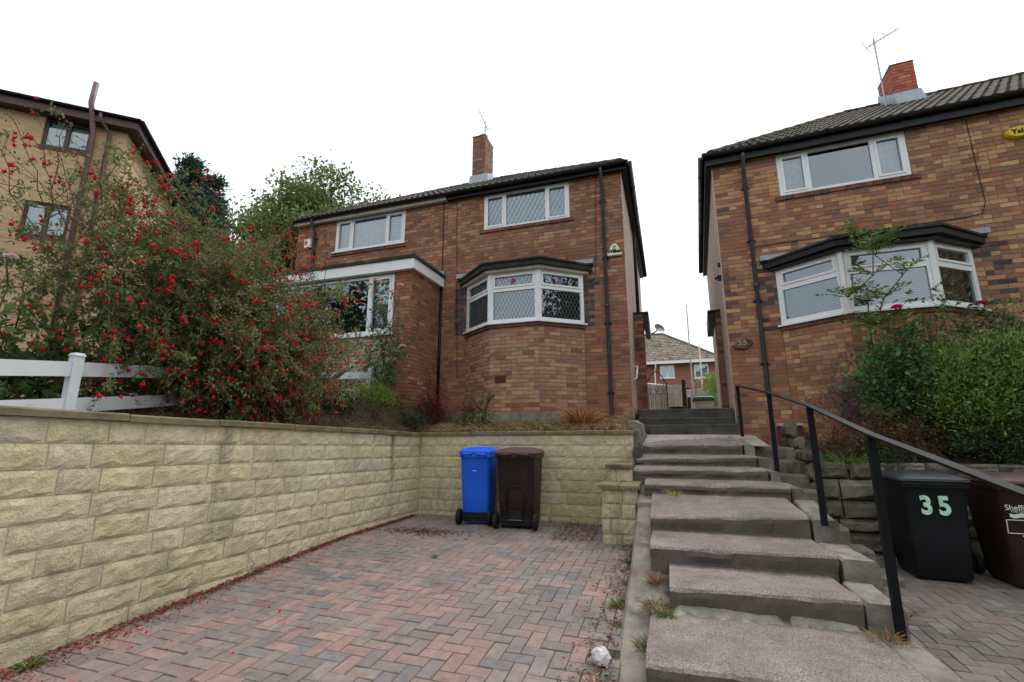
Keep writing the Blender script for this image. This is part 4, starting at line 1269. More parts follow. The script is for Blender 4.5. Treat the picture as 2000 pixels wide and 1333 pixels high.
ch = MB(); cx0, cx1, cy0, cy1, cz0, cz1 = 5.05, 5.47, 11.2, 11.95, 7.9, 9.25
ch.box(cx0+.009, cx1-.009, cy0+.009, cy1-.009, cz0, cz1-.01); cho = ch.build('chimney', M['mortar'], right)
cb = Bricks([(3, S(178,96,78)), (2, S(160,84,70)), (1, S(196,122,92)), (.5, S(120,74,66))], 6)
for f, L in ((((cx0, cy0), (1, 0)), cx1-cx0), (((cx0, cy1), (0, -1)), cy1-cy0), (((cx1, cy0), (0, 1)), cy1-cy0)): cb.run(f, L, cz0, cz1-.01)
cm = MB()
for (f, u0, u1, z0, z1, n, c, _b) in cb.items: cm.fbox(f, u0, u1, -.03, n, z0, z1, c, back=False)
stuff(cm.build('chimney_bricks', M['brick_a'], cho))
k = MB(); k.box(cx0-.004, cx1+.004, cy0-.004, cy1+.004, cz1, cz1+.03); k.build('chimney_cap', M['plinth'], cho)
k = MB(); k.tube([(cx0+.2, 11.4, cz1+.02), (cx0+.2, 11.4, cz1+.10)], .12, 12); k.build('chimney_pot', M['galv'], cho, smooth=True)
k = MB(); zf = 8.60; k.prism([(cx0-.05,cy0-.16,zf-.42),(cx1+.05,cy0-.16,zf-.42),(cx1+.05,cy0-.005,zf-.30),(cx0-.05,cy0-.005,zf-.30)], [(cx0-.03,cy0-.03,zf-.06),(cx1+.03,cy0-.03,zf-.06),(cx1+.03,cy0-.005,zf-.05),(cx0-.03,cy0-.005,zf-.05)])
k.prism([(cx0-.06,cy0,zf-.42),(cx0-.005,cy0,zf-.42),(cx0-.005,cy1,zf+.1),(cx0-.06,cy1,zf+.1)], [(cx0-.03,cy0,zf-.06),(cx0-.005,cy0,zf-.06),(cx0-.005,cy1,zf+.45),(cx0-.03,cy1,zf+.45)]); k.build('chimney_flashing', M['lead'], cho)
window(right, f2, V_(2.19), V_(4.09), 5.415, RZT-.035, cols=(.245,.755), back=['folds','dark','folds'], sill=0, mb=.065, head=.065)
soldier(right, f2, V_(2.10), V_(4.20), 5.33, 5.41, .03, 63)
bf2 = bay(right, bk2, (1.96, 2.77, 3.89, 4.62), 8.15, 3.05, 4.03, RZB, 80, None, ['blind','blind','blind'], mb=.085, roofmat='black', fascia='black')
downpipe(right, 1.64, HY, RZT+.02, 1.9, EY-.08)
cable(right, [(4.89, HY-.01, 6.2), (4.89, HY-.01, 5.4), (4.90, HY-.01, 4.75), (4.84, HY-.01, 4.58), (4.6, HY-.01, 4.54), (2.0, HY-.01, 4.53), (1.7, HY-.01, 4.52)], .006)
m = MB(); sb = Bricks(PAL_RED + [(3, S(90,60,52)), (2, S(60,56,60))], 9)
for f, L in ((((RX0-.12, 10.15), (1, 0)), .12), (((RX0-.12, 10.65), (0, -1)), .5)): sb.run(f, L, 1.5, 3.75)
for (f, u0, u1, z0, z1, n, c, _b) in sb.items: m.fbox(f, u0, u1, -.03, n, z0, z1, c, back=False)
m.box(RX0-.112, RX0-.002, 10.158, 10.6, 1.5, 3.75, S(120,104,94)); stuff(m.build('side_porch_bricks', M['brick_a'], right))
MB().box(RX0-.26, RX0-.002, 10.13, 11.4, 3.755, 3.79).build('side_canopy', M['black'], right)
MB().box(RX0-.26, RX0-.135, 10.17, 11.4, 3.47, 3.753).build('canopy_side', M['black'], right)
m = MB(); m.box(RX0-.06, RX0-.002, 8.86, 8.92, 4.28, 4.36); m.bar((RX0-.02, 8.9, 4.1), (RX0-.12, 8.86, 4.05), .03, .04); m.box(RX0-.08, RX0-.002, 8.87, 8.93, 4.02, 4.12); m.build('wall_bracket', M['black'], right)
MB().box(1.72, 2.02, HY-.32, HY-.02, 1.0, 1.36).build('brick_drain_surround', M['airbrick'], right)
MB().box(1.70, 2.04, HY-.34, HY-.02, 1.362, 1.40).build('drain_cap', M['cream'], right)
bk2.emit(right)
# stone name plaque with the number
pl = thing('number_stone', 'rough slate plaque with gilt number 35 on the corner of the right house', 'house sign', (1.33, HY-.02, 2.78))
m = MB(); r = random.Random(4)
ol = [(-.17,-.03),(-.14,-.08),(-.06,-.10),(.04,-.105),(.12,-.06),(.17,0),(.13,.06),(.07,.09),(0,.075),(-.06,.04),(-.12,.0)]
m.prism([(1.33+x, HY-.012, 2.78+z) for x, z in ol], [(1.33+x*.9, HY-.055, 2.78+z*.9) for x, z in ol]); m.build('slate', M['rubble'], pl).color = (*S(104,88,76), 1)
text('3', .13, Matrix.Translation((1.285, HY-.058, 2.785)) @ FACE, 'stonegold', pl, 'number', .002)
text('5', .13, Matrix.Translation((1.365, HY-.058, 2.785)) @ FACE, 'stonegold', pl, 'number', .002)

# alarm boxes
a1 = thing('alarm_box', 'white triangular alarm box lettered Wilkin beside the drainpipe', 'alarm box', (-.775, HY-.02, 4.78))
m = MB(); ol = [(-.15,-.10),(-.13,-.125),(.13,-.125),(.15,-.10),(.055,.10),(.02,.125),(-.02,.125),(-.055,.10)]
m.loft([[(-.775+x, HY-.012, 4.80+z) for x, z in ol], [(-.775+x, HY-.055, 4.80+z) for x, z in ol], [(-.775+x*.9, HY-.075, 4.80+z*.9) for x, z in ol]]); m.build('case', M['alarmwhite'], a1)
text('Wilkin', .095, Matrix.Translation((-.775, HY-.080, 4.755)) @ FACE, 'ink', a1, bold=.006)
m = MB()
for q in range(3): m.box(-.775-.03-.008*q, -.775+.03+.008*q, HY-.082, HY-.0755, 4.868-.026*q, 4.876-.026*q)
m.build('small_print', M['ink'], a1)
a2 = thing('alarm_box', 'yellow oval alarm box lettered Yale at the right edge', 'alarm box', (5.44, HY-.02, 5.80))
m = MB(); ol = [(.16*math.cos(t)*(1 if abs(math.cos(t)) < .8 else .97), .095*math.sin(t)) for t in [2*math.pi*k/24 for k in range(24)]]
m.loft([[(5.44+x, HY-.012, 5.80+z) for x, z in ol], [(5.44+x, HY-.06, 5.80+z) for x, z in ol], [(5.44+x*.85, HY-.085, 5.80+z*.85) for x, z in ol]]); sh(m.build('case', M['alarmyellow'], a2, smooth=True))
text('Yale', .11, Matrix.Translation((5.44, HY-.088, 5.80)) @ FACE, 'ink', a2, bold=.004)
a3 = thing('alarm_box', 'cream square alarm box high on the left half by the drainpipe', 'alarm box', (-8.36, HY-.02, 5.98))
m = MB(); m.loft([[(-8.36+sx*.10, y, 5.98+sz*.12) for sx, sz in ((-1,-1),(1,-1),(1,1),(-1,1))] for y in (HY-.012, HY-.055)] + [[(-8.36+sx*.088, HY-.075, 5.98+sz*.108) for sx, sz in ((-1,-1),(1,-1),(1,1),(-1,1))]]); m.build('case', M['alarmwhite'], a3)
MB().box(-8.44, -8.28, HY-.07, HY-.015, 5.835, 5.858).build('base', M['greenlid'], a3)

# television aerials
def aerial(label, base, top, boom_dir, boom_len, n_el, mat, strap=None):
    t = thing('tv_aerial', label, 'aerial', base)
    m = MB(); m.tube([base, top], .016, 6); m.build('mast', M[mat], t)
    d = Vector(boom_dir).normalized(); c = Vector(top) - Vector((0,0,.12))
    a, b2 = c - d*boom_len*.25, c + d*boom_len*.75
    m = MB(); m.tube([a, b2], .010, 5); m.build('boom', M[mat], t)
    sd = d.cross(Vector((0,0,1))).normalized()
    for k in range(n_el):
        p = a + (b2-a)*((k+.5)/n_el); l = .17 - .06*k/n_el
        m = MB(); m.tube([p - sd*l, p + sd*l], .005, 4); m.build('element', M[mat], t)
    m = MB(); up = sd.cross(d).normalized()
    for s_ in (-1, 1):
        for q in range(3): m.tube([a - sd*.16 + up*s_*(.04+.05*q), a + sd*.16 + up*s_*(.04+.05*q)], .004, 4)
        m.tube([a, a + up*s_*.16], .006, 4)
    m.build('reflector', M[mat], t)
    return t
aerial('slim tv aerial above the chimney of the middle house', (-4.80, 11.75, 10.15), (-4.80, 11.75, 10.85), (-.35,-.1,.9), .8, 6, 'galv')
ta = aerial('tall tv aerial with long boom beside the red chimney on the right house', (4.86, 11.2, 8.2), (4.86, 11.2, 10.05), (.62,.3,.45), 1.05, 9, 'galv')
m = MB(); m.tube([(4.86,11.2,10.03),(4.95,11.25,10.16),(5.06,11.3,10.22),(5.15,11.34,10.18)], .007, 5); m.build('brace', M['galv'], ta)
def spin(root, ang, piv=(1.12, HY, 0)):
    mm = Matrix.Translation(piv) @ Matrix.Rotation(ang, 4, 'Z') @ Matrix.Translation([-c for c in piv]) @ ROOT[root.name]
    root.location = mm.translation; root.rotation_euler = mm.to_euler()
for o in (right, pl, a2, ta): spin(o, rad(-3.4))        # the right house stands slightly turned towards the road
sd = thing('satellite_dish', 'grey satellite dish high on the passage side of the middle house', 'satellite dish', (-.2, 13.2, 4.1))
m = MB(); c = Vector((-.05, 13.2, 4.15)); n_ = Vector((.55,-.7,.45)).normalized(); s1 = n_.orthogonal().normalized(); s2 = n_.cross(s1)
m.loft([[c + (s1*math.cos(2*math.pi*k/16) + s2*math.sin(2*math.pi*k/16))*q + n_*(q*q*.9) for k in range(16)] for q in (.02,.06,.12,.16)], cap=False); m.build('dish', M['galv'], sd, smooth=True)
m = MB(); m.tube([(-.48,13.3,4.0), (-.2,13.25,4.05), c], .02, 6); m.build('arm', M['galv'], sd)
# ------------------------------------------------------------------ block of flats on the left
FU = (.7495, .662); FC = (-14.1, 7.57)
fl = thing('apartment_block', 'buff brick block of flats with brown trim, behind the red-flowered bush', 'building', (FC[0], FC[1], 1.5))
FL = 16
ff = ((FC[0]-FU[0]*FL, FC[1]-FU[1]*FL), FU); fs = (FC, (-FU[1], FU[0]))
wins = [(FL-1.78, FL-.76, 8.84, 9.68), (FL-1.82, FL-.86, 6.28, 7.22), (FL-5.2, FL-3.6, 8.84, 9.68), (FL-5.2, FL-3.6, 6.28, 7.22)]
uvwall('front_wall', ff, decompose(0, FL, .5, 9.68, wins), 0, M['tanbrick'], fl)
uvwall('side_wall', fs, [(.26, 11, .5, 9.68)], 0, M['tanbrick'], fl)
for (a, b_, c, d) in wins:
    window(fl, ff, a, b_, c, d, n=-.06, cols=(.46,), sashes=(1,), back='net', sill=.04, mb=.06, trim='browntrim')
    soldier(fl, ff, a-.02, b_+.02, c-.12, c-.045, .015, int(a*10))
m = MB(); m.fbox(ff, -.2, FL+.3, -.1, .3, 9.682, 9.74); m.fbox(fs, .0, 11, -.1, .3, 9.684, 9.742); m.build('soffit', M['browntrim'], fl)
m = MB(); m.fbox(ff, -.2, FL+.32, .302, .33, 9.66, 9.95); m.fbox(fs, -.3, 11, .302, .33, 9.662, 9.95); m.build('fascia', M['browntrim'], fl)
p, q = fpt(ff, -.2, .40, 9.93), fpt(ff, FL+.4, .40, 9.93); gutter(fl, p, q, mat='black')
p, q = fpt(fs, -.4, .40, 9.93), fpt(fs, 11, .40, 9.93); gutter(fl, p, q, mat='black')
# shallow hipped roof
m = MB(); A = fpt(ff, -.3, .36, 9.95); B_ = fpt(ff, FL+.36, .36, 9.95); C_ = fpt(ff, FL+.36, -11.3, 9.95); D_ = fpt(ff, -.3, -11.3, 9.95); E_ = fpt(ff, 5, -5.5, 12.2); G_ = fpt(ff, FL-5, -5.5, 12.2)
m.add([A,B_,C_,D_,E_,G_], [(0,1,5,4),(1,2,5),(2,3,4,5),(3,0,4),(3,2,1,0)]); m.build('roof', M['roofplain'], fl)
m = MB(); m.tube([fpt(ff, FL-.72, .42, 10.75), fpt(ff, FL-.74, .42, 10.1), fpt(ff, FL-.70, .40, 9.9), fpt(ff, FL-.69, .12, 9.35), fpt(ff, FL-.70, .10, 1.5)], .066, 10); m.build('soil_pipe', M['brownpipe'], fl, smooth=True)
m = MB(); m.tube([fpt(ff, FL-.5, .40, 9.88), fpt(ff, FL-.5, .38, 9.75), fpt(ff, FL-.36, .08, 9.5), fpt(ff, FL-.36, .08, 1.5)], .045, 8); m.build('downpipe', M['brownpipe'], fl, smooth=True)
# overhead wires crossing in front of the flats
for k, (a, b_) in enumerate((((-17.5, 1.5, 7.0), (-6.5, 14.5, 7.2)), ((-17.5, 1.2, 6.5), (-6.3, 14.5, 6.8)))):
    m = MB(); a, b_ = Vector(a), Vector(b_)
    m.tube([a.lerp(b_, t) + Vector((0,0,-.5*4*t*(1-t)*.4)) for t in lin(0,1,13)], .009, 4)
    tag(m.build('overhead_wire', M['ink']), 'thin black overhead wire, %s of the two crossing the flats' % ('upper', 'lower')[k], 'wire', 'overhead wires')

# ------------------------------------------------------------------ what shows through the passage
fh = thing('far_house', 'distant red brick house with grey hipped roof seen through the passage', 'house', (3, 34, 1.5))
hf = ((-7, 34), (1, 0))
wl = [(6.72, 7.70, 5.2, 6.12), (8.98, 9.92, 5.12, 6.10), (3, 4, 5.2, 6.12)]
uvwall('front_wall', hf, decompose(0, 10.7, 1, 6.2, wl), 0, M['redbrick'], fh)
uvwall('side_wall', ((3.7, 34.26), (0, 1)), [(0, 7, 1, 6.2)], 0, M['redbrick'], fh)
for w_ in wl: window(fh, hf, *w_, n=-.03, cols=(.5,), sashes=(), back='net', sill=.05, mb=.09)
m = MB(); m.add([(-7.3,33.6,6.3),(4.0,33.6,6.3),(4.0,41.4,6.3),(-7.3,41.4,6.3),(-3.5,37.5,9.1),(.1,37.5,9.1)], [(3,2,1,0)]); m.build('roof_base', M['roofplain'], fh)
r = random.Random(3)
rt = MB()
rows = 17
for j in range(rows):
    t0, t1 = j/rows, (j+1.15)/rows
    y0, z0, y1, z1 = 33.6+3.9*t0, 6.3+2.8*t0, 33.6+3.9*min(t1,1), 6.3+2.8*min(t1,1)
    xa, xb = -7.3+3.8*t0, 4.0-3.9*t0; n_ = max(1, int((xb-xa)/.33))
    for i in range(n_):
        a = xa + (xb-xa)*i/n_; b_ = xa + (xb-xa)*(i+1)/n_ - .015; v = r.uniform(-14,10) - (30 if r.random() < .04 else 0)
        rt.add([(a,y0,z0+.05),(b_,y0,z0+.05),(b_,y1,z1+.01),(a,y1,z1+.01),(a,y0,z0),(b_,y0,z0)], [(0,1,2,3),(4,5,1,0)], S(128+v,115+v,102+v))
stuff(rt.build('roof_tiles', M['tile_a'], fh))
m = MB(); m.add([(4.0,33.6,6.32),(4.0,41.4,6.32),(.1,37.5,9.12)], [(0,1,2)]); m.add([(-3.5,37.5,9.12),(.1,37.5,9.12),(4.0,41.4,6.32),(-7.3,41.4,6.32)], [(0,1,2,3)]); m.build('roof_slope', M['roofplain'], fh)
m = MB(); m.bar((4.0,33.6,6.36),(.1,37.5,9.16),.16,.08); m.bar((-3.5,37.5,9.16),(.1,37.5,9.16),.16,.08); m.build('ridge', M['roofplain'], fh)
MB().box(-5.9, 4.0, 33.5, 33.62, 6.16, 6.34).build('white_gutter', M['white'], fh)
m = MB(); m.tube([(-.55,33.55,6.2),(-.55,33.62,5.95),(-.62,33.85,5.7),(-.62,33.9,2)], .05, 6); m.build('downpipe', M['white'], fh)
m = MB(); m.tube([(3.62,33.4,6.2),(3.62,33.4,2)], .07, 6); m.build('downpipe', M['white'], fh)
def pole(label, x, y, z0, z1, r_, mat):
    m = MB(); m.tube([(x,y,z0),(x+.02,y,z1)], [r_, r_*.7], 6); m.tube([(x,y,z1*.72),(x-.12,y,z1*.70)], r_*.5, 4); tag(m.build('pole', M[mat]), label, 'pole', 'poles behind the passage')
pole('tall thin white pole rising over the far roof behind the passage', 1.05, 20, 1.5, 6.6, .035, 'galv')
pole('shorter thin white pole behind the passage, beside the tall one', 1.45, 20.5, 1.5, 5.0, .035, 'white')
pole('thick pale green pole at the end of the far roof', 2.15, 21, 1.5, 5.1, .075, 'galv')
# rear fence of upright boards, gate, post, box, pots
rf = thing('board_fence', 'weathered grey board fence closing the passage, behind the iron gate', 'fence', (.2, 17.8, 1.5))
x = -.82; r = random.Random(8)
while x < .58:
    w_ = r.uniform(.14,.18); MB().box(x, x+w_-.008, 17.8+r.uniform(-.01,.01), 17.84, 1.5, 3.04+r.uniform(-.015,.015)).build('board', M['timber'], rf); x += w_
MB().box(-.83, .6, 17.845, 17.9, 2.0, 2.1).build('rail', M['timber'], rf)
f3 = thing('board_fence', 'far brownish grey board fence right of the dark post', 'fence', (1.2, 20.3, 1.5))
x = .66
while x < 2.6:
    w_ = r.uniform(.16,.2); MB().box(x, x+w_-.008, 20.3+r.uniform(-.01,.01), 20.34, 1.5, 3.11+r.uniform(-.02,.02)).build('board', M['timber'], f3); x += w_
MB().box(.66, 2.6, 20.345, 20.4, 2.4, 2.5).build('rail', M['timber'], f3)
sh_ = thing('shed_roof', 'low shed with straw-coloured felt roof behind the board fence', 'shed', (-.2, 22, 1.5))
m = MB(); m.prism([(-1.5,20.8,3.42),(.8,20.8,3.24),(.8,24.5,3.6),(-1.5,24.5,3.85)], [(-1.5,20.8,3.5),(.8,20.8,3.3),(.8,24.5,3.66),(-1.5,24.5,3.95)]); m.build('roof', M['cream'], sh_)
MB().box(-1.45, .75, 20.9, 24.4, 1.4, 3.23).build('walls', M['airbrick'], sh_)
ig = thing('iron_gate', 'arched black wrought-iron gate standing open at the passage end', 'gate', (-.36, 10.5, 1.68))
m = MB(); m.box(-.40,-.375,10.5,10.525,1.68,2.42); m.box(.02,.045,10.5,10.525,1.68,2.32); m.bar((-.39,10.512,1.74),(.03,10.512,1.74),.02,.02); m.bar((-.39,10.512,2.10),(.03,10.512,2.10),.012,.015); m.build('gate_frame', M['rust'], ig)
m = MB(); m.tube([(-.39 + .42*t, 10.512, 2.32 + .26*math.sin(math.pi*t)) for t in lin(0,1,13)], .011, 5); m.build('arch', M['rust'], ig)
for k in range(9):
    m = MB(); xx = -.35 + .045*k; m.tube([(xx,10.512,1.74),(xx,10.512,2.10)], .006, 4); m.build('bar', M['rust'], ig)
for k in range(3):
    m = MB(); c0 = -.32 + .145*k
    m.tube([(c0-.05 + .10*t, 10.512, 2.12 + .17*(2*t-1)**2) for t in lin(0,1,9)], .006, 4); m.tube([(c0,10.512,2.10),(c0,10.512,2.45)], .006, 4)
    m.tube([(c0 + .035*math.cos(a), 10.512, 2.20 + .035*math.sin(a)) for a in lin(0,6.28,11)], .005, 4); m.build('scroll', M['rust'], ig)
m = MB(); m.prism([(.49,15.6,1.5),(.63,15.6,1.5),(.63,15.75,1.5),(.49,15.75,1.5)], [(.51,15.6,2.97),(.62,15.6,2.95),(.62,15.75,2.95),(.51,15.75,2.97)]); m.tube([(.56,15.58,2.7),(.73,15.5,2.67)], .025, 5); m.tube([(.66,15.6,1.5),(.7,15.6,2.4)], .055, 5)
tag(m.build('timber_post', M['timberdark']), 'dark rotten timber post behind the iron gate', 'post')
bx = thing('storage_box', 'slatted beige storage box with dark green lid in the passage', 'storage box', (1.16, 16.1, 1.5))
m = MB(); m.box(.88,1.44,16.13,16.7,1.5,2.32); m.build('box', M['beige'], bx)
for k in range(8): MB().box(.887+.07*k, .933+.07*k, 16.11, 16.129, 1.51, 2.30).build('slat', M['beige'], bx)
m = MB(); m.loft([rr(.64,.7,.05,2.32,1.16,16.4), rr(.67,.73,.06,2.36,1.16,16.4), rr(.64,.7,.06,2.44,1.16,16.4), rr(.48,.5,.06,2.475,1.16,16.4)]); m.build('lid', M['greenlid'], bx, smooth=True)
m = MB(); m.loft([rr(.34,.34,.13,1.69,.29,14.3), rr(.39,.39,.15,1.98,.29,14.3), rr(.43,.43,.17,2.0,.29,14.3), rr(.43,.43,.17,2.03,.29,14.3), rr(.38,.38,.15,2.03,.29,14.3), rr(.34,.34,.14,1.98,.29,14.3)]); tag(m.build('plant_tub', M['black'], smooth=True), 'low black plant tub on the passage floor', 'tub')
struct(sheet('passage_floor', lin(-.55,1.06,5), lin(8.97,15.3,8), lambda x, y: 1.68 + .004*wob(x,y), M['landing']))

# ------------------------------------------------------------------ garden beds
struct(sheet('garden_bed', lin(WX-.15, -.55, 26), lin(WY+.15, HY-.01, 18), lambda x, y: 1.25 + (y-WY)*.15 + .03*wob(x,y,1.3) + .02*wob(x,y,3.1), M['soil']))
def left_z(x, y):
    f = max(0, min(1, (-3.99-x)/.8)); f = f*f*(3-2*f)
    return 1.27 + .03*wob(x,y,1.2)*f + f*(.03 + .10*max(0, y-2) + .02*(-4-x))
struct(sheet('left_garden', [-30,-20,-14,-11] + lin(-9.5, WX-.14, 22), [-8,-3] + lin(0, 7.5, 26) + [8.2,9.2], left_z, M['soil']))
def right_z(x, y): return .80 + (y-6.95)*.22 + .03*wob(x,y,1.3)
struct(sheet('right_bed', lin(1.86, 9, 26), lin(6.98, HY-.01, 16), right_z, M['soil']))
struct(sheet('landing', lin(-.44,1.3,8), lin(7.14,8.34,8), lambda x, y: 1.075 + (y-7.1)*.125 - max(0, x-.95)*.05, M['landing']))

# ------------------------------------------------------------------ white rail fence
wf = thing('white_fence', 'white plastic two-rail garden fence behind the buff wall', 'fence', (-4.5, 3, 1.3))
FP = [(-4.05,.6),(-4.34,2.28),(-4.9,3.75),(-5.2,5.2),(-5.15,6.1),(-5.0,6.95)]
def fz(y): return 1.30 + .118*(y-2.2)
for x, y in FP:
    m = MB(); z = fz(y); m.box(x-.034,x+.034,y-.034,y+.034,z-.1,z+.50); m.build('post', M['whitefence'], wf)
    k = MB(); k.add([(x-.041,y-.041,z+.501),(x+.041,y-.041,z+.501),(x+.041,y+.041,z+.501),(x-.041,y+.041,z+.501),(x-.03,y-.03,z+.525),(x+.03,y-.03,z+.525),(x+.03,y+.03,z+.525),(x-.03,y+.03,z+.525)], [(3,2,1,0),(4,5,6,7),(0,1,5,4),(1,2,6,5),(2,3,7,6),(3,0,4,7)]); k.build('post_cap', M['whitefence'], wf)
for (x0, y0), (x1, y1) in zip(FP, FP[1:]):
    for dz in (.12,.40):
        m = MB(); d = Vector((x1-x0, y1-y0, fz(y1)-fz(y0))).normalized()*.025; m.bar(Vector((x0,y0,fz(y0)+dz))+d, Vector((x1,y1,fz(y1)+dz))-d, .036, .112); m.build('rail', M['whitefence'], wf)

# ------------------------------------------------------------------ plants
def cloud(name, mat, parent, pos, dirs, size, cols, wr=.45, fold=.18, seed=0):
    """leaves as folded rhombs"""
    g = np.random.default_rng(seed)
    n = len(pos)
    pos = np.asarray(pos, float); dirs = np.asarray(dirs, float)
    dirs = dirs / (np.linalg.norm(dirs, axis=1, keepdims=True) + 1e-9)
    rnd = g.normal(size=(n,3)) * .7 + np.array((0,0,1.0))
    rt = np.cross(dirs, rnd); rt /= (np.linalg.norm(rt, axis=1, keepdims=True) + 1e-9)
    nr = np.cross(rt, dirs)
    s = np.asarray(size, float).reshape(-1,1) * np.ones((n,1))
    V = np.empty((n,4,3))
    V[:,0] = pos
    V[:,1] = pos + dirs*s*.45 + rt*s*wr*.5 + nr*s*fold*.5
    V[:,2] = pos + dirs*s - nr*s*fold*.3
    V[:,3] = pos + dirs*s*.45 - rt*s*wr*.5 + nr*s*fold*.5
    me = bpy.data.meshes.new(name)
    me.vertices.add(n*4); me.vertices.foreach_set('co', V.astype(np.float32).ravel())
    idx = np.arange(n).reshape(-1,1)*4
    tri = np.concatenate([idx+np.array([0,1,2]), idx+np.array([0,2,3])], axis=1).astype(np.int32).ravel()
    me.loops.add(n*6); me.loops.foreach_set('vertex_index', tri)
    me.polygons.add(n*2); me.polygons.foreach_set('loop_start', np.arange(0, n*6, 3, dtype=np.int32))
    me.update(calc_edges=True)
    a = me.color_attributes.new('col', 'FLOAT_COLOR', 'POINT')
    c = np.ones((n,4,4), np.float32); c[:,:,:3] = np.asarray(cols, np.float32).reshape(n,1,3)
    a.data.foreach_set('color', c.ravel())
    return link(name, me, M[mat], parent)

def blades(name, mat, parent, pos, dirs, L, W_, cols, droop=.6, seed=0, seg=4):
    """arching grass blades"""
    g = np.random.default_rng(seed); n = len(pos)
    pos = np.asarray(pos, float); d = np.asarray(dirs, float); d /= np.linalg.norm(d, axis=1, keepdims=True) + 1e-9
    L = np.asarray(L, float).reshape(-1,1)*np.ones((n,1)); Wd = np.asarray(W_, float).reshape(-1,1)*np.ones((n,1))
    rt = np.cross(d, g.normal(size=(n,3))); rt /= np.linalg.norm(rt, axis=1, keepdims=True) + 1e-9
    V = np.empty((n, 2*(seg+1), 3)); p = pos.copy(); dr = np.asarray(droop, float)*np.ones(n)
    for k in range(seg+1):
        w = Wd*(1 - .85*k/seg)*.5
        V[:,2*k] = p - rt*w; V[:,2*k+1] = p + rt*w
        d = d + np.array((0,0,-1.0))*dr[:,None]*(k+1)/seg*.55; d /= np.linalg.norm(d, axis=1, keepdims=True) + 1e-9
        p = p + d*L/seg
    me = bpy.data.meshes.new(name); nv = 2*(seg+1)
    me.vertices.add(n*nv); me.vertices.foreach_set('co', V.astype(np.float32).ravel())
    idx = np.arange(n).reshape(-1,1)*nv
    q = np.concatenate([idx + np.array([2*k,2*k+1,2*k+3,2*k+2]) for k in range(seg)], axis=1).astype(np.int32).ravel()
    me.loops.add(n*seg*4); me.loops.foreach_set('vertex_index', q)
    me.polygons.add(n*seg); me.polygons.foreach_set('loop_start', np.arange(0, n*seg*4, 4, dtype=np.int32))
    me.update(calc_edges=True)
    a = me.color_attributes.new('col', 'FLOAT_COLOR', 'POINT')
    c = np.ones((n,nv,4), np.float32); c[:,:,:3] = np.asarray(cols, np.float32).reshape(n,1,3)
    a.data.foreach_set('color', c.ravel())
    return link(name, me, M[mat], parent)

def tint(g, n, pal, k=.25):
    pal = np.array(pal); c = pal[g.integers(0, len(pal), n)]
    return np.clip(c * (1 + g.uniform(-k, k, (n,1))) * (1 + g.uniform(-.06,.06,(n,3))), 0, .9)

def bez(a, b, lift, n, g, wob_=.04, side=None):
    a, b = np.array(a, float), np.array(b, float)
    c = (a+b)/2 + np.array((0,0,lift)) if side is None else np.array(side, float)
    L = np.linalg.norm(b-a)
    t = np.linspace(0,1,n).reshape(-1,1)
    P = (1-t)**2*a + 2*t*(1-t)*c + t*t*b
    P[1:] += g.normal(size=(n-1,3))*wob_*L/n*1.5
    return P

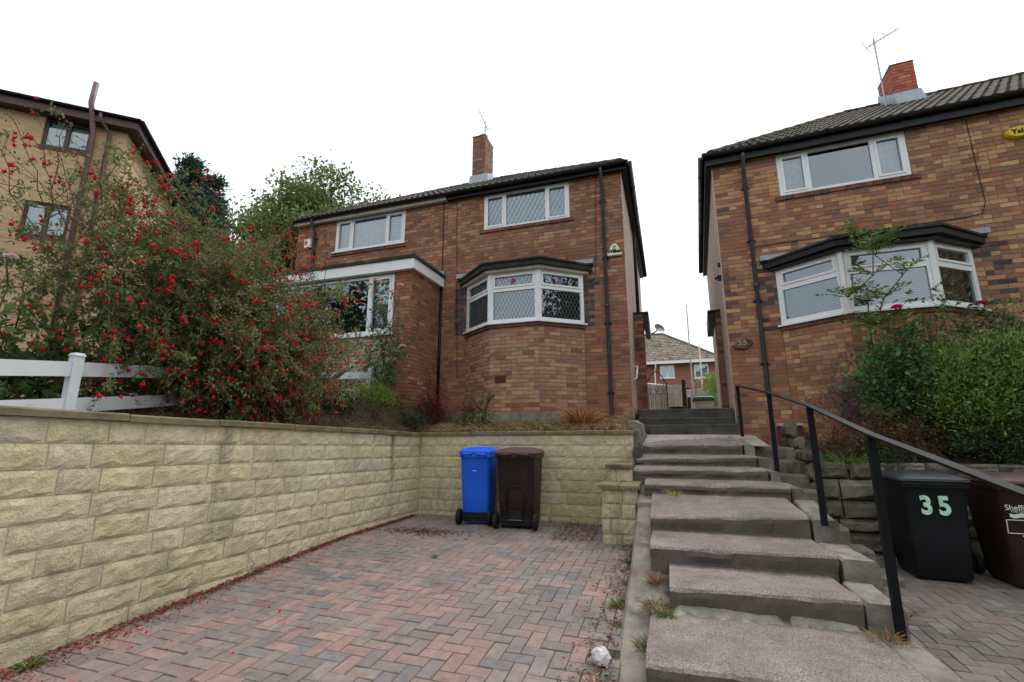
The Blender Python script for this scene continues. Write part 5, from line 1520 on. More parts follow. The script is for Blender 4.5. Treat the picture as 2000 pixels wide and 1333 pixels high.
def bush(t, bases, centre, radii, n_stems, n_side, n_twig, leaf, pal, seed, stem_mat='twig', stem_r=.014, per=14, side_l=.55, twig_l=.28, lift=.35, wr=.5, droop=.15, zmin=None, up=.3, shell=.5, leafy=True, name_leaves='leaves', dens_side=.5):
    """stems that arch from the base into an ellipsoid, side shoots, twigs and leaves; returns twig ends for flowers"""
    g = np.random.default_rng(seed)
    centre, radii = np.array(centre, float), np.array(radii, float)
    br = MB(); twigs = []; sides = []
    for i in range(n_stems):
        b = np.array(bases[i % len(bases)], float) + g.normal(size=3)*np.array((.05,.05,0))
        while True:
            v = g.normal(size=3); v /= np.linalg.norm(v); tg = centre + radii*v*(g.random()**shell)
            if zmin is None or tg[2] > zmin: break
        P = bez(b, tg, lift*g.uniform(.3,1.2), 9, g, .25)
        br.tube(P, np.linspace(stem_r, stem_r*.25, 9)*g.uniform(.7,1.2), 5, cap=False)
        for j in range(n_side):
            k = g.uniform(.3,1); idx = min(8, int(k*8)); s0 = P[idx]
            dv = (s0 - centre)/radii; dv = dv/(np.linalg.norm(dv)+1e-6)*.5 + g.normal(size=3)*.6 + np.array((0,0,up))
            dv /= np.linalg.norm(dv)
            e = s0 + dv*side_l*g.uniform(.5,1.2); Q = bez(s0, e, .12*side_l*3, 6, g, .3)
            Q[:,2] -= droop*np.linspace(0,1,6)**2*side_l
            br.tube(Q, np.linspace(stem_r*.35, stem_r*.15, 6), 3, cap=False); sides.append(Q)
            for q in range(n_twig):
                kk = int(g.integers(1,6)); t0 = Q[kk]; dv2 = (Q[-1]-Q[0]); dv2 = dv2/(np.linalg.norm(dv2)+1e-6)*.6 + g.normal(size=3)*.6; dv2 /= np.linalg.norm(dv2)
                T = bez(t0, t0 + dv2*twig_l*g.uniform(.5,1.2), .03, 5, g, .2); T[:,2] -= droop*np.linspace(0,1,5)**2*twig_l
                br.tube(T, np.linspace(stem_r*.16, stem_r*.08, 5), 3, cap=False); twigs.append(T)
    br.build('stems', M[stem_mat], t)
    if leafy:
        pos, dr = [], []
        def along(T, n):
            n = max(1, int(n)); k = g.uniform(.15,1,n)*(len(T)-1); i = np.clip(k.astype(int), 0, len(T)-2); f = (k-i)[:,None]
            p = T[i]*(1-f) + T[i+1]*f; d = T[i+1]-T[i]; d = d/(np.linalg.norm(d,axis=1,keepdims=True)+1e-9)
            d = d*.5 + g.normal(size=(n,3))*.75 + np.array((0,0,.05)); pos.append(p + g.normal(size=(n,3))*leaf*.3); dr.append(d)
        for T in twigs: along(T, per*g.uniform(.6,1.4))
        for Q in sides: along(Q, per*dens_side*g.uniform(.6,1.4))
        pos, dr = np.concatenate(pos), np.concatenate(dr)
        ok = ~((pos[:,0] > -3.95) & (pos[:,0] < -3) & (pos[:,1] < 6.8) & (pos[:,2] < 1.5)); pos, dr = pos[ok], dr[ok]   # nothing grows down through the drive wall
        o = cloud(name_leaves, 'leaf', t, pos, dr, leaf*g.uniform(.6,1.25,len(pos)), tint(g, len(pos), pal), wr, seed=seed)
        stuff(o)
    return twigs, sides, g

def mound(t, centre, radii, n_cl, per, leaf, pal, seed, wr=.5, cl=.12, name_leaves='leaves', up=.4, mat='leaf', zmin=None, hole=0.):
    """dense shrub: leaf clumps spread through an uneven ellipsoid"""
    g = np.random.default_rng(seed); centre, radii = np.array(centre, float), np.array(radii, float)
    v = g.normal(size=(n_cl,3)); v /= np.linalg.norm(v,axis=1,keepdims=True)
    C_ = centre + radii*v*(g.random((n_cl,1))**.4)*(1 + .12*np.sin(v[:,:1]*7 + seed) + .1*np.sin(v[:,1:2]*9))
    shade = g.uniform(.7,1.25,(n_cl,1))
    pos = np.repeat(C_, per, axis=0) + g.normal(size=(n_cl*per,3))*cl*np.repeat(g.uniform(.6,1.5,(n_cl,1)), per, axis=0)
    if zmin is not None:
        k = pos[:,2] > zmin
    else: k = np.ones(len(pos), bool)
    d = (pos-centre)/radii + g.normal(size=pos.shape)*.8 + np.array((0,0,up))
    cols = tint(g, len(pos), pal)*np.repeat(shade, per, axis=0)
    return stuff(cloud(name_leaves, mat, t, pos[k], d[k], leaf*g.uniform(.6,1.3,k.sum()), cols[k], wr, seed=seed+1))

GREEN = [S(62,84,44), S(74,96,50), S(52,72,40), S(88,108,58)]
DARK = [S(44,62,38), S(54,74,44), S(38,54,36), S(66,84,50)]
OLIVE = [S(84,96,56), S(72,84,48), S(98,104,62), S(60,74,42)]
BRIGHT = [S(118,140,58), S(100,128,54), S(136,152,66), S(84,112,50)]

# -- the fuchsia
fu = thing('fuchsia_bush', 'large sprawling bush full of small red hanging flowers above the buff wall', 'bush', (-4.55, 4.1, 1.35))
bases = [(-4.55,4.1,1.33), (-4.5,4.25,1.33), (-4.6,4.4,1.33), (-4.6,3.95,1.33)]
tw, sd_, g = bush(fu, bases, (-4.8,3.75,2.6), (.85,1.75,1.12), 60, 10, 7, .043, [S(106,126,76), S(122,136,86), S(90,108,64), S(134,138,94), S(132,106,84)], 101, 'twig', .013, per=22, side_l=.6, twig_l=.26, lift=.5, droop=.2, zmin=1.75, wr=.45, shell=.5)
tw2, sd2, _ = bush(fu, bases, (-4.75,4.8,2.6), (.6,.95,.7), 13, 9, 6, .043, [S(108,128,76), S(122,136,86), S(92,110,66), S(128,118,88)], 102, 'twig', .012, per=20, side_l=.5, twig_l=.25, lift=.5, droop=.2, zmin=1.95, wr=.45)
tw3, sd3, _ = bush(fu, bases, (-4.85,2.6,2.75), (.7,.95,1.0), 46, 10, 6, .042, [S(108,128,74), S(122,136,86), S(90,110,66), S(130,134,90)], 103, 'twig', .011, per=19, side_l=.55, twig_l=.26, lift=.6, droop=.2, zmin=1.9, wr=.42, shell=.45)
# bare arching sprays over the top and the thick twisted trunk
br = MB(); sprays = []; at_ = MB()
for k in range(60):
    a = g.uniform(0, 6.28); s0 = np.array((-4.95 + .7*math.cos(a)*g.random(), 3.8 + 1.6*math.sin(a), 2.9 + .5*g.random()))
    e = s0 + np.array((g.uniform(-.3,.5), g.uniform(-.7,.7), g.uniform(.2,.75))); Q = bez(s0, e, .25, 9, g, .12); at_.tube(Q, np.linspace(.005,.0015,9), 3, cap=False); sprays.append(Q)
for k in range(9):
    b0 = np.array((-4.55+g.normal()*.08, 4.15+g.normal()*.2, 1.25)); br.tube(bez(b0, b0 + np.array((g.normal()*.25, g.normal()*.5, g.uniform(.7,1.1))), .1, 7, g, .5), np.linspace(.045,.018,7), 6)
br.build('trunk', M['bark'], fu); stuff(at_.build('arching_twigs', M['twig'], fu))
sp = np.concatenate([Q[np.clip((g.random(26)*8).astype(int)+1, 0, 8)] + g.normal(size=(26,3))*.02 for Q in sprays])
stuff(cloud('spray_leaves', 'leaf', fu, sp, g.normal(size=sp.shape)+np.array((0,0,.2)), g.uniform(.02,.045,len(sp)), tint(g, len(sp), [S(84,96,54), S(100,108,64), S(70,82,46)]), .45, seed=104))
tw = list(tw) + sprays*3
# one flower: red sepals spread over a darker purple skirt, hanging
f_ = MB()
f_.tube([(0,0,0),(0,0,-.012)], [.003,.005], 5, S(214,30,40))
for k in range(4):
    a = k*math.pi/2; c, s_ = math.cos(a), math.sin(a)
    f_.add([(0,0,-.012),(.012*c-.006*s_,.012*s_+.006*c,-.020),(.026*c,.026*s_,-.022),(.012*c+.006*s_,.012*s_-.006*c,-.020)], [(0,1,2,3)], S(222,22,36))
f_.tube([(0,0,-.012),(0,0,-.022),(0,0,-.034)], [.006,.012,.009], 6, S(196,20,44))
f_.tube([(0,0,-.034),(0,0,-.052)], .0015, 3, S(190,40,60))
fme = f_.mesh('flower')
ends = [T[-1] for T in tw] + [T[-1] for T in tw2[::3]] + [T[-1] for T in tw3]
def outer(e): return ((e[0]+4.8)/.85)**2*(1 if e[0] > -4.8 else .1) + ((e[1]-3.7)/2.1)**2 + ((e[2]-2.55)/1.15)**2
ends = [e for e in ends if vis(e, 0) and outer(e) > .55 and not (e[0] > -3.95 and e[2] < 1.5)]
g.shuffle(ends)
rest = MB()
anchors = []
for k in range(min(820, len(ends))):
    c0 = ends[k]
    anchors += [c0 + g.normal(size=3)*np.array((.04,.05,.035)) for _ in range(int(g.integers(1,5)))]
anchors.sort(key=lambda p: p[0]*-1)         # those on the open side show largest
for k, p in enumerate(anchors):
    sc = g.uniform(.8,1.4)
    mt = Matrix.Translation(p) @ Matrix.Rotation(g.uniform(0,6.28), 4, 'Z') @ Matrix.Rotation(g.normal()*.35, 4, 'X') @ Matrix.Scale(sc, 4)
    if k < 300:
        o = link('flower', fme, M['petal'], fu); o.matrix_basis = mt
    else: rest.add([mt @ Vector(v) for v in f_.V], f_.F); rest.C[-len(f_.V):] = f_.C
if rest.V: stuff(rest.build('flowers', M['petal'], fu))

# -- left edge: sapling with big soft leaves, pale rose
t = thing('leafy_sapling', 'broad-leaved green sapling behind the white fence at the left edge', 'sapling', (-5.2, 2.35, 1.3))
bush(t, [(-5.1,2.2,1.3),(-5.3,2.5,1.3),(-5.0,2.75,1.3)], (-5.2,2.35,2.15), (.35,.55,.55), 16, 5, 3, .078, [S(104,132,72), S(120,146,84), S(86,112,64)], 111, 'bark', .013, per=4, side_l=.3, twig_l=.15, lift=.1, wr=.85, droop=.05)
t = thing('pale_rose', 'pale pink rose bloom on a stem at the left edge', 'rose', (-4.9, 1.93, 1.3))
def rose_bloom(t, p, r_, c1, c2, seed, name='bloom'):
    g = np.random.default_rng(seed); pos, dr, sz, cl = [], [], [], []
    for k in range(34):
        f = k/34; a = k*2.4; pos.append(np.array(p) + np.array((math.cos(a)*r_*.35*f, math.sin(a)*r_*.35*f, -r_*.2*f)))
        dr.append((math.cos(a)*(.25+f), math.sin(a)*(.25+f), 1.1-f)); sz.append(r_*(.7+.5*f)); cl.append(np.array(c1)*(1-f)+np.array(c2)*f)
    return cloud(name, 'petal', t, pos, dr, sz, cl, wr=.95, fold=.5, seed=seed)
rose_bloom(t, (-4.62,1.90,2.53), .035, S(236,190,196), S(240,214,212), 3)
m = MB(); m.tube(bez((-4.9,1.9,1.3), (-4.62,1.90,2.5), .2, 8, g, .2), .006, 5); m.build('stem', M['greenstem'], t)
mound(t, (-4.85,1.9,1.9), (.12,.12,.45), 22, 4, .05, GREEN, 31, .6, .07)

# -- pale pink rose in front of the porch
t = thing('pink_rose_bush', 'tall leggy rose with pale pink blooms in front of the porch window', 'rose bush', (-4.8, 7.05, 1.9))
tw, sd_, g2 = bush(t, [(-4.75,7.05,1.9),(-4.65,7.0,1.9),(-4.9,7.1,1.9)], (-4.72,6.95,3.15), (.48,.22,.75), 15, 6, 3, .062, [S(84,120,76), S(106,142,90), S(68,100,64)], 121, 'bark', .012, per=5, side_l=.32, twig_l=.16, lift=.1, wr=.62, droop=.05)
for k, (x, z) in enumerate(((-4.98,4.02),(-5.05,3.92),(-4.85,3.95),(-4.62,3.74),(-4.42,3.85),(-4.78,3.55),(-4.30,2.75),(-4.88,3.70))): rose_bloom(t, (x*.97, 6.66, z-.05), .045, S(232,178,172), S(240,212,204), 40+k)
# -- low shrubs along the left half's front
def shrub(name, label, cat, c, rads, n, per, leaf, pal, seed, **k):
    t = thing(name, label, cat, (c[0], c[1], c[2]-rads[2]))
    m = MB(); g = np.random.default_rng(seed)
    for q in range(9):
        v = g.normal(size=3); v[2] = abs(v[2]); v /= np.linalg.norm(v); m.tube(bez((c[0]+g.normal()*.04, c[1]+g.normal()*.04, c[2]-rads[2]), np.array(c)+np.array(rads)*v*.85, .1, 6, g, .4), np.linspace(.012,.003,6), 4, cap=False)
    m.build('stems', M['bark'], t); mound(t, c, rads, n, per, leaf, pal, seed, **k); return t
shrub('yellow_shrub', 'bright yellow-green feathery shrub below the porch', 'shrub', (-4.75,6.75,1.84), (.36,.3,.24), 150, 30, .04, [S(150,172,70), S(126,152,62), S(166,182,84)], 131, wr=.25, cl=.05)
shrub('heather_shrub', 'low brownish green shrub under the rose, behind the wall corner', 'shrub', (-4.6,6.2,1.58), (.38,.42,.24), 130, 26, .034, OLIVE + [S(96,80,62)], 132, wr=.35, cl=.06)
shrub('dark_ivy', 'dark glossy ivy mound beside the cut branch', 'ivy', (-4.7,5.55,1.6), (.34,.40,.28), 110, 16, .055, DARK, 133, wr=.7, cl=.07)
shrub('green_hedge_shrub', 'mid-green rounded shrub between fence and porch', 'shrub', (-5.8,6.6,2.05), (.7,.45,.40), 170, 22, .05, BRIGHT + GREEN, 134, wr=.45, cl=.1)
shrub('trailing_shrub', 'small leafy evergreen spilling over the wall corner', 'shrub', (-4.12,7.0,1.42), (.32,.25,.16), 70, 18, .04, DARK + OLIVE, 135, wr=.5, cl=.06)
shrub('left_shrub', 'rough green shrub behind the white fence under the red flowers', 'shrub', (-5.6,3.4,1.72), (.5,.9,.34), 170, 20, .06, GREEN + OLIVE, 136, wr=.6, cl=.12)
# cut branch
t = thing('cut_branch', 'sawn-off pale grey branch stub leaning beside the white fence', 'branch', (-5.35, 6.05, 1.7))
m = MB(); m.tube([(-5.32,6.0,1.65),(-5.30,6.05,1.85),(-5.22,6.1,2.02),(-5.0,6.1,2.16),(-4.86,6.12,2.26)], [.06,.055,.05,.042,.04], 8); m.tube([(-5.26,6.08,1.95),(-5.30,6.02,2.15),(-5.22,6.0,2.3)], [.035,.03,.026], 7); m.build('branch', M['twiggrey'], t, smooth=True)
# red dying shrubs, pruned stump, orange grass
t = thing('red_leaved_shrub', 'withered dark red shrub against the wall between porch and bay', 'shrub', (-4.15, 7.95, 1.45))
bush(t, [(-4.2,7.9,1.45),(-4.05,8.0,1.45),(-4.35,7.85,1.45)], (-4.15,7.9,1.95), (.30,.18,.32), 16, 4, 3, .045, [S(110,40,34), S(88,36,32), S(132,56,40), S(84,60,44)], 141, 'redstem', .008, per=5, side_l=.2, twig_l=.12, lift=.05, wr=.5)
t = thing('red_leaved_shrub', 'smaller withered red-brown shrub left of the pruned stump', 'shrub', (-3.45, 7.75, 1.42))
bush(t, [(-3.45,7.75,1.42),(-3.35,7.7,1.42)], (-3.42,7.72,1.78), (.18,.12,.22), 10, 3, 3, .04, [S(104,46,38), S(88,50,38), S(112,70,48)], 142, 'redstem', .006, per=4, side_l=.15, twig_l=.1, lift=.04, wr=.5)
t = thing('pruned_stump', 'pruned woody stump with sawn branches and green shoots before the bay', 'stump', (-3.05, 7.5, 1.4))
m = MB()
for pts, r0 in (([(-3.05,7.5,1.35),(-3.0,7.5,1.6),(-2.93,7.48,1.82),(-2.9,7.47,1.97)], .035), ([(-3.0,7.5,1.58),(-3.12,7.45,1.72),(-3.18,7.42,1.84)], .026), ([(-3.03,7.5,1.5),(-3.2,7.45,1.52),(-3.3,7.4,1.6)], .022), ([(-2.95,7.49,1.78),(-2.82,7.46,1.9)], .024)): m.tube(pts, [r0*(1-.12*k) for k in range(len(pts))], 7)
m.build('wood', M['bark'], t, smooth=True)
mound(t, (-3.1,7.42,1.46), (.42,.12,.09), 46, 12, .05, [S(104,134,66), S(84,112,54), S(120,140,70)], 143, .45, .05)
g3 = np.random.default_rng(150)
t = thing('orange_grass_clump', 'dying clump of orange strap leaves at the corner of the garden bed', 'grass clump', (-1.25, 7.35, 1.3))
n = 420; a = g3.uniform(0,6.28,n); rr_ = g3.random(n)*.14
pos = np.stack([-1.28 + rr_*np.cos(a), 7.35 + rr_*np.sin(a)*.8, np.full(n,1.30)], 1); d = np.stack([np.cos(a)*.6, np.sin(a)*.5, g3.uniform(.7,1.6,n)], 1)
stuff(blades('blades', 'straw', t, pos, d, g3.uniform(.3,.62,n), .016, tint(g3, n, [S(176,104,58), S(190,128,78), S(150,92,58), S(128,110,56), S(200,150,104)]), 1.0, 151))
n = 500; a = g3.uniform(0,6.28,n); rr_ = g3.random(n)*.3
pos = np.stack([-.92 + rr_*np.cos(a)*1.15, 7.28 + rr_*np.sin(a)*.8, np.full(n,1.30)], 1); d = np.stack([np.cos(a), np.sin(a)*.8, g3.uniform(.1,.9,n)], 1)
stuff(blades('withered_blades', 'straw', t, pos, d, g3.uniform(.2,.45,n), .012, tint(g3, n, [S(176,128,100), S(150,104,80), S(196,158,130), S(104,72,58)]), 1.1, 152))
# dry straw over the bed
n = 9500; x = g3.uniform(WX-.05, -.62, n); y = WY + .14 + (g3.random(n)**1.4)*1.5; keep = (np.sin(x*4.1)+np.sin(x*2.3+y*5) + g3.normal(size=n)*.9) > -.5
x, y = x[keep], y[keep]; n = len(x); pos = np.stack([x, y, 1.25 + (y-WY)*.15 + .01], 1); a = g3.uniform(0,6.28,n)
d = np.stack([np.cos(a), np.sin(a), g3.uniform(.05,1.3,n)], 1)
o = stuff(blades('dry_grass', 'straw', None, pos, d, g3.uniform(.07,.3,n), .006, tint(g3, n, [S(178,148,110), S(150,120,88), S(196,170,130), S(118,84,62), S(110,112,64)]), .9, 153)); tag(o, 'dry straw-coloured grass and dead stems covering the garden bed before the bay', 'dry grass')
n = 1500; x = g3.uniform(WX-.1, -.7, n); y = WY + .12 + g3.random(n)*1.3; k = np.sin(x*3.3+1)+np.sin(x*1.7+y*4) > .35; x, y = x[k], y[k]; n = len(x)
o = stuff(cloud('bed_weeds', 'leaf', None, np.stack([x, y, 1.26+(y-WY)*.15+g3.random(n)*.05], 1), g3.normal(size=(n,3))+np.array((0,-.2,.8)), g3.uniform(.02,.05,n), tint(g3, n, GREEN+OLIVE), .5, seed=154)); tag(o, 'low green weeds scattered among the dry grass of the garden bed', 'weeds')
# undergrowth of the left garden
n = 9000; y = g3.uniform(.8, 7.4, n); x = WX - .14 - g3.random(n)**1.3*1.6
pos = np.stack([x, y, [left_z(a_, b_) for a_, b_ in zip(x, y)]], 1); a = g3.uniform(0,6.28,n); d = np.stack([np.cos(a), np.sin(a), g3.uniform(.2,1.5,n)], 1)
o = stuff(blades('left_undergrowth', 'straw', None, pos, d, g3.uniform(.05,.22,n), .008, tint(g3, n, [S(96,78,58), S(128,104,78), S(86,92,52), S(70,84,44), S(120,60,50)]), .8, 155)); tag(o, 'brown and green undergrowth along the top of the left wall', 'undergrowth')

# -- right-hand bed
t = thing('ash_sapling', 'slender ash sapling with feathery leaves in front of the right bay window', 'sapling', (2.74, 7.6, 1.0))
g4 = np.random.default_rng(160); br = MB(); pos, dr, sz = [], [], []
for (p0, p1) in (((2.8,7.6,1.0),(2.72,7.5,4.45)), ((2.85,7.6,1.0),(3.04,7.45,4.2))):
    P = bez(p0, p1, .1, 12, g4, .3); br.tube(P, np.linspace(.018,.005,12), 6)
    for k in range(46):
        f = g4.uniform(.42,1.0); s0 = P[min(11,int(f*11))]; a = g4.uniform(0,6.28); L_ = g4.uniform(.26,.44)*(1.15-.4*f)
        dv = np.array((math.cos(a)*.9, math.sin(a)*.6, g4.uniform(.15,.8))); dv /= np.linalg.norm(dv); Q = bez(s0, s0+dv*L_, .05, 7, g4, .1); Q[:,2] -= .12*L_*np.linspace(0,1,7)**2
        br.tube(Q, np.linspace(.004,.0015,7), 3, cap=False); sd = np.cross(dv, (0,0,1.)); sd /= np.linalg.norm(sd)+1e-6
        for q in range(1,7):
            for s_ in (-1,1): pos.append(Q[q]); dr.append(sd*s_*.9 + dv*.6 + g4.normal(size=3)*.12); sz.append(.085*g4.uniform(.7,1.15))
        pos.append(Q[-1]); dr.append(dv); sz.append(.08)
br.build('stem', M['greenstem'], t)
stuff(cloud('leaves', 'leaf', t, pos, dr, sz, tint(g4, len(pos), [S(108,140,70), S(92,124,62), S(126,152,84)]), .34, seed=161))
t = thing('magenta_rose', 'climbing rose with two magenta blooms below the right bay window', 'rose bush', (3.5, 7.5, 1.0))
bush(t, [(3.0,7.55,1.0),(3.5,7.5,1.0),(4.1,7.5,1.0),(4.5,7.6,1.0)], (3.72,7.5,2.42), (1.2,.28,.72), 60, 6, 4, .066, [S(72,106,70), S(88,122,78), S(58,90,60), S(106,134,82)], 162, 'greenstem', .013, per=5, side_l=.4, twig_l=.2, lift=.15, wr=.6, droop=.08, shell=.5)
bush(t, [(4.3,7.5,1.0),(4.5,7.5,1.0)], (4.38,7.45,2.75), (.38,.2,.72), 14, 5, 3, .06, [S(90,124,80), S(108,140,90), S(76,108,70)], 171, 'greenstem', .010, per=4, side_l=.3, twig_l=.18, lift=.1, wr=.6, droop=.05)
bush(t, [(3.1,7.5,1.0),(3.3,7.5,1.0)], (3.2,7.42,2.72), (.42,.2,.6), 14, 5, 3, .062, [S(96,132,80), S(114,148,92), S(80,112,70)], 172, 'greenstem', .010, per=5, side_l=.3, twig_l=.18, lift=.1, wr=.55, droop=.05)
for k, (x, z) in enumerate(((3.08,2.93),(3.98,2.90))): rose_bloom(t, (x, 7.42, z), .06, S(206,24,104), S(228,56,136), 60+k)
t = thing('bare_twiggy_shrub', 'dead grey-brown twiggy shrub against the right house below its bay', 'shrub', (2.5, 7.7, 1.0))
bush(t, [(2.5,7.7,1.0),(2.6,7.7,1.0)], (2.42,7.65,2.05), (.36,.2,.42), 34, 7, 5, .02, GREEN, 163, 'twiggrey', .010, per=1, side_l=.26, twig_l=.16, lift=.02, leafy=False, up=.5)
shrub('feathery_shrub', 'big soft feathery green shrub above the right-hand bins', 'shrub', (4.05,7.22,1.75), (.95,.40,.66), 430, 38, .06, [S(136,168,84), S(116,150,72), S(152,178,94), S(96,130,64)], 164, wr=.3, cl=.10, up=.7)
shrub('dark_shrub', 'deep green shrub spilling down behind the brown bin', 'shrub', (4.2,7.02,1.12), (.95,.22,.34), 230, 26, .05, GREEN, 165, wr=.4, cl=.08)
shrub('mid_shrub', 'leafy green shrub beneath the ash sapling, left of the feathery shrub', 'shrub', (2.85,7.4,1.85), (.35,.25,.62), 120, 18, .075, [S(92,136,80), S(110,150,92), S(72,112,64)], 166, wr=.6, cl=.09)
t = thing('brown_undergrowth', 'thicket of dry brown and russet stems behind the rubble wall', 'thicket', (2.4, 7.25, .95))
bush(t, [(2.0,7.3,.9),(2.4,7.25,.9),(2.8,7.2,.9),(3.2,7.2,.9)], (2.55,7.25,1.35), (.75,.2,.36), 44, 5, 4, .035, [S(110,72,50), S(134,98,62), S(84,66,44), S(90,94,54), S(120,84,56)], 167, 'twig', .007, per=5, side_l=.22, twig_l=.14, lift=.05, wr=.55)
t = thing('hosta_clump', 'small clump of bright green strap leaves on the rubble wall top', 'plant', (2.1, 6.98, .86))
n = 90; a = g4.uniform(0,6.28,n); pos = np.stack([2.12+.1*np.cos(a), 7.0+.05*np.sin(a), np.full(n,.86)], 1); d = np.stack([np.cos(a), np.sin(a)*.8-.2, g4.uniform(.4,1.5,n)], 1)
blades('leaves', 'leaf', t, pos, d, g4.uniform(.12,.26,n), .03, tint(g4, n, [S(110,146,70), S(92,128,58)]), .8, 168)
shrub('low_green_plant', 'low leafy plant with one yellow flower behind the black bin', 'plant', (2.55,6.98,.93), (.35,.12,.12), 50, 14, .045, GREEN, 169, wr=.55, cl=.05)
# bamboo at the end of the passage
t = thing('bamboo_plant', 'bright yellow-green bamboo in a pot at the end of the passage', 'plant', (1.66, 17.6, 1.5))
n = 1000; a = g4.uniform(0,6.28,n); z = g4.uniform(1.9,3.35,n); pos = np.stack([1.62 + g4.normal(size=n)*.22, 17.6+g4.normal(size=n)*.14, z], 1); d = np.stack([np.cos(a)*.6, np.sin(a)*.5, g4.uniform(.1,1.2,n)], 1)
stuff(blades('leaves', 'leaf', t, pos, d, g4.uniform(.16,.4,n), .022, tint(g4, n, [S(128,158,60), S(150,174,74), S(100,134,52)]), .9, 170))
m = MB(); m.loft([rr(.34,.34,.14,1.5,1.66,17.6), rr(.45,.45,.18,1.95,1.66,17.6)]); m.build('pot', M['airbrick'], t, smooth=True)

# -- trees behind
t = thing('broadleaf_tree', 'broad dense green tree rising behind the left end of the middle house', 'tree', (-14.3, 16.2, 1.5))
g5 = np.random.default_rng(180); br = MB()
br.tube([(-14.3,16.2,1.3),(-14.25,16.2,4),(-14.4,16.25,7),(-14.3,16.2,10)], [.38,.3,.22,.12], 10)
cl = []
for k in range(44):
    v = g5.normal(size=3); v /= np.linalg.norm(v); v[2] = abs(v[2])*1.1 - .25
    e = np.array((-14.2,16.2,8.7)) + np.array((4.7,3.2,4.8))*v*g5.uniform(.7,1.0); s0 = np.array((-14.3,16.2,g5.uniform(3.5,8.5)))
    Q = bez(s0, e, .5, 8, g5, .3); br.tube(Q, np.linspace(.13,.03,8), 5, cap=False)
    for q in range(15): cl.append(Q[int(g5.integers(3,8))] + g5.normal(size=3)*np.array((.75,.75,.6)))
br.build('trunk', M['bark'], t)
cl = np.array(cl); per = 150; sh2 = g5.uniform(.65,1.3,(len(cl),1)); pos = np.repeat(cl, per, 0) + g5.normal(size=(len(cl)*per,3))*np.repeat(g5.uniform(.2,.42,(len(cl),1)), per, 0)*np.array((1,1,.75))
cols = tint(g5, len(pos), [S(92,116,62), S(106,128,70), S(76,100,54), S(122,132,82), S(128,120,84)])*np.repeat(sh2, per, 0)
stuff(cloud('crown', 'leaf', t, pos, g5.normal(size=pos.shape)+np.array((0,0,.3)), g5.uniform(.11,.21,len(pos)), cols, .65, seed=181))
t = thing('conifer_tree', 'dark blue-green conifer between the flats and the broad tree', 'tree', (-24.6, 17, 1.5))
pos, dr = [], []
for (cx, cy, zt, R_) in ((-25.3,17,17.0,1.9),(-23.9,17.4,15.6,1.9),(-22.8,16.6,13.6,2.0)):
    br = MB(); br.tube([(cx,cy,1.3),(cx,cy,zt)], [.28,.03], 7)
    for k in range(230):
        f = g5.random()**.8; z = zt - f*9; a = g5.uniform(0,6.28); L_ = R_*min(1,(f+.06)**.75)*g5.uniform(.6,1.1); s0 = np.array((cx,cy,z)); dv = np.array((math.cos(a),math.sin(a),.35)); Q = bez(s0, s0+dv*L_, -.1, 6, g5, .2)
        if k % 3 == 0: br.tube(Q, np.linspace(.03,.008,6), 3, cap=False)
        n = 62; i = g5.integers(1,6,n); pos.append(Q[i]+g5.normal(size=(n,3))*np.array((.22,.22,.16))); dr.append(np.repeat(dv[None],n,0)+g5.normal(size=(n,3))*.6+np.array((0,0,.4)))
    br.build('trunk', M['bark'], t)
pos, dr = np.concatenate(pos), np.concatenate(dr)
stuff(cloud('crown', 'leaf', t, pos, dr, g5.uniform(.16,.32,len(pos)), tint(g5, len(pos), [S(50,72,60), S(60,84,68), S(40,58,50)], .35), .35, seed=183))
# trees across the road and an added stand-in clump: they show as dark shapes in the panes
g8 = np.random.default_rng(190); P_, D_ = [], []
for (x, y, z, rx, rz) in ((-19.5,-10,5.4,6,6.2),(-12,-14,4.0,4.0,4.2),(-2,-17,3.4,4.5,3.6),(8,-17,4.2,4.5,4.4),(17,-14,4.6,5,4.8),(15.5,1.2,5.2,4.2,5.6)):  # last clump, unseen at right, is added as a house's dark reflection
    v = g8.normal(size=(190,3)); v /= np.linalg.norm(v,axis=1,keepdims=True); c = np.array((x,y,z)) + v*np.array((rx,rx*.7,rz))*(g8.random((190,1))**.4)
    p = np.repeat(c, 70, 0) + g8.normal(size=(190*70,3))*.5; P_.append(p); D_.append(g8.normal(size=p.shape))
P_ = np.concatenate(P_); D_ = np.concatenate(D_)
tag(stuff(cloud('tree_line_and_stand_in', 'leaf', None, P_, D_, g8.uniform(.25,.45,len(P_)), tint(g8, len(P_), DARK), .6, seed=191)), 'dark trees across the road, reflected in the porch window, plus unseen clump added to darken the bay panes', 'trees')

# ------------------------------------------------------------------ litter, weeds, small things
g6 = np.random.default_rng(200)
def on_drive(x, y): return np.array([drive_z(b_) for b_ in y])
n = 5200; y = g6.uniform(1.3, 6.6, n); x = WX + .03 + np.abs(g6.normal(size=n))*(.05 + .05*np.clip(3.8-y,0,2)) 
o = stuff(cloud('leaf_litter', 'straw', None, np.stack([x, y, on_drive(x,y)+.006+g6.random(n)*.012], 1), g6.normal(size=(n,3))*np.array((1,1,.25)), g6.uniform(.012,.035,n), tint(g6, n, [S(112,48,38), S(132,62,44), S(94,50,38), S(120,88,58), S(150,40,40)]), .35, seed=201)); tag(o, 'red-brown leaf litter banked along the foot of the left wall', 'leaf litter')
n = 170; y = 1.5 + g6.random(n)**1.1*4.2; x = WX + .1 + np.abs(g6.normal(size=n))*.55
o = stuff(cloud('fallen_petals', 'petal', None, np.stack([x, y, on_drive(x,y)+.012], 1), g6.normal(size=(n,3))*np.array((1,1,.15)), g6.uniform(.015,.032,n), tint(g6, n, [S(206,30,60), S(220,50,90)]), .7, seed=202)); tag(o, 'bright red fallen petals scattered over the left of the driveway', 'petals')
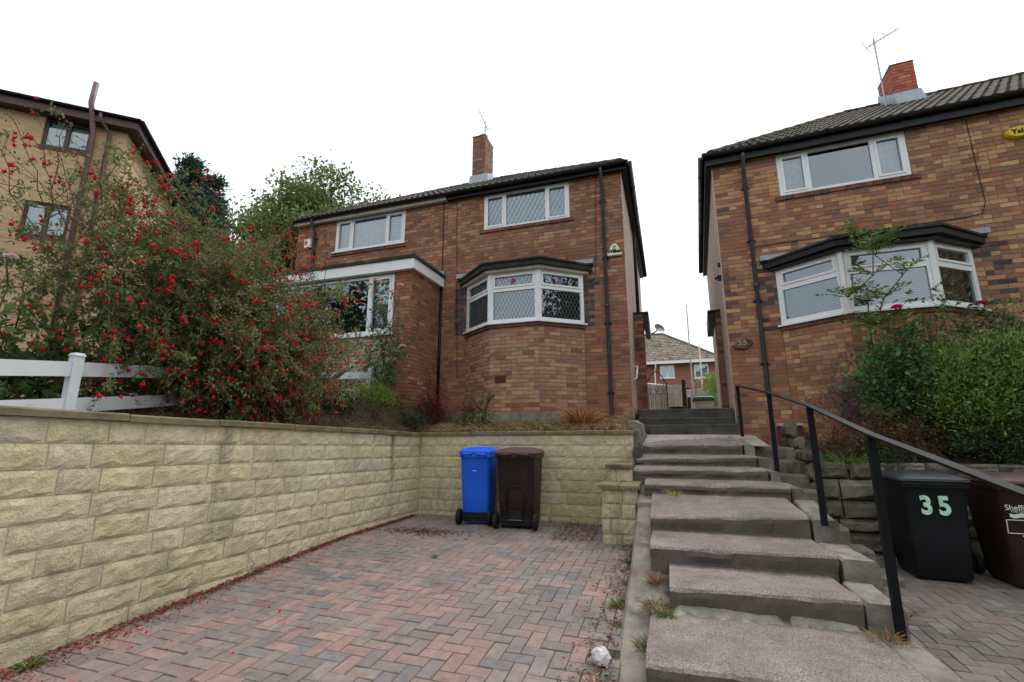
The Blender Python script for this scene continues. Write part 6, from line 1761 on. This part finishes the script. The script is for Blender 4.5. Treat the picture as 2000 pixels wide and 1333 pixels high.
n = 2600; y = np.concatenate([g6.uniform(1.6,5.7,1300), g6.uniform(5.6,6.72,1300)]); x = np.concatenate([-.38 - np.abs(g6.normal(size=1300))*.13, g6.uniform(-1.35,-.85,1300) - np.abs(g6.normal(size=1300))*.12])
o = stuff(cloud('brown_litter', 'straw', None, np.stack([x, y, on_drive(x,y)+.006+g6.random(n)*.014], 1), g6.normal(size=(n,3))*np.array((1,1,.25)), g6.uniform(.012,.045,n), tint(g6, n, [S(96,74,56), S(130,100,74), S(84,60,50), S(150,126,98), S(104,58,50)]), .32, seed=203)); tag(o, 'brown leaf litter by the kerb and the stone pier', 'leaf litter')
n = 700; x = g6.normal(size=n)*.28 - 3.05; y = g6.normal(size=n)*.12 + 5.55
o = stuff(cloud('pine_litter', 'straw', None, np.stack([x, y, on_drive(x,y)+.006+g6.random(n)*.01], 1), g6.normal(size=(n,3))*np.array((1,.6,.12)), g6.uniform(.02,.07,n), tint(g6, n, [S(128,90,66), S(104,76,58), S(144,112,84)]), .12, seed=204)); tag(o, 'swept patch of dry brown litter in the middle of the driveway', 'leaf litter')
def tuft(label, p, n, L_, pal, seed, cat='weed', w=.006, name='weed_tuft', spread=.05, sq=1.0):
    g = np.random.default_rng(seed); a = g.uniform(0,6.28,n); q = g.random(n)*spread
    pos = np.stack([p[0]+q*np.cos(a), p[1]+q*np.sin(a)*sq, np.full(n,p[2])], 1); d = np.stack([np.cos(a), np.sin(a), g.uniform(.3,2,n)], 1)
    t = thing(name, label, cat, p)
    stuff(blades('blades', 'straw', t, pos, d, L_*g.uniform(.5,1.2,n), w, tint(g, n, pal), .8, seed)); return t
STR = [S(170,130,92), S(140,96,68), S(120,82,60), S(150,118,80)]
STR = [S(150,116,84), S(128,92,66), S(112,80,58), S(104,98,60)]
GR = [S(92,124,54), S(110,140,66), S(80,104,48)]
tuft('small green weed at the foot of the left wall, nearest the camera', (-3.72, 2.02, drive_z(2.0)), 60, .07, GR, 301, w=.016)
tuft('dry weed sprouting from the left kerb beside the second step', (-.15, 3.62, .02), 200, .10, STR, 302, spread=.08, sq=2.2)
tuft('green and brown weed on the kerb at the lowest step', (-.20, 3.25, -.07), 160, .07, STR + GR, 303, spread=.07, sq=1.6)
tuft('green tuft in the gap between kerb and second step', (-.10, 3.50, .03), 50, .07, GR, 304, w=.014)
tuft('straw-coloured weed in the crack beside the third step', (-.16, 4.05, .08), 140, .12, STR, 305, spread=.05, sq=2)
tuft('russet weed in the right-hand crack of the second step', (1.13, 3.5, .04), 120, .075, [S(140,104,70), S(104,110,58), S(160,124,84)], 306, w=.005, spread=.12)
tuft('yellow-green fallen spray on the fourth step', (.02, 5.66, .55), 36, .14, [S(180,172,90), S(150,150,74), S(176,140,110)], 307, w=.008)
tuft('tiny green weed in the middle of the driveway', (-2.35, 4.55, drive_z(4.55)+.002), 30, .05, GR, 308, w=.008)
tuft('green weed along the kerb near the pier', (-.43, 4.9, 0), 40, .08, GR, 309, w=.014)
tuft('leafy weed along the kerb halfway down', (-.43, 3.85, drive_z(3.85)), 30, .07, GR, 310, w=.02)
tuft('tall dry grass stalk beside the right-hand kerb', (1.62, 3.25, side_z(3.2)), 5, .42, [S(206,176,130)], 311, w=.004, spread=.01)
tuft('dry weeds beside the bottom kerb, near the pale rock', (-.46, 2.75, drive_z(2.75)), 90, .10, STR, 312, spread=.08, sq=2)
tuft('russet weed where the handrail post meets the side kerb', (1.30, 3.78, .10), 40, .10, [S(150,108,72), S(116,86,56)], 313, w=.006, spread=.06)
t = MB(); r = random.Random(6); lp = []
for k in range(7):
    a = -math.pi/2 + math.pi*k/6; lp.append([(-.46 + .055*math.cos(a)*math.cos(b_)*(1+r.uniform(-.2,.2)), 3.02 + .065*math.cos(a)*math.sin(b_)*(1+r.uniform(-.2,.2)), drive_z(3.02)+.04 + .05*math.sin(a)*(1+r.uniform(-.15,.15))) for b_ in [2*math.pi*q/9 for q in range(9)]])
t.loft(lp); tag(t.build('pale_rock', M['rock']), 'pale lumpy rock lying on the driveway beside the kerb', 'rock')
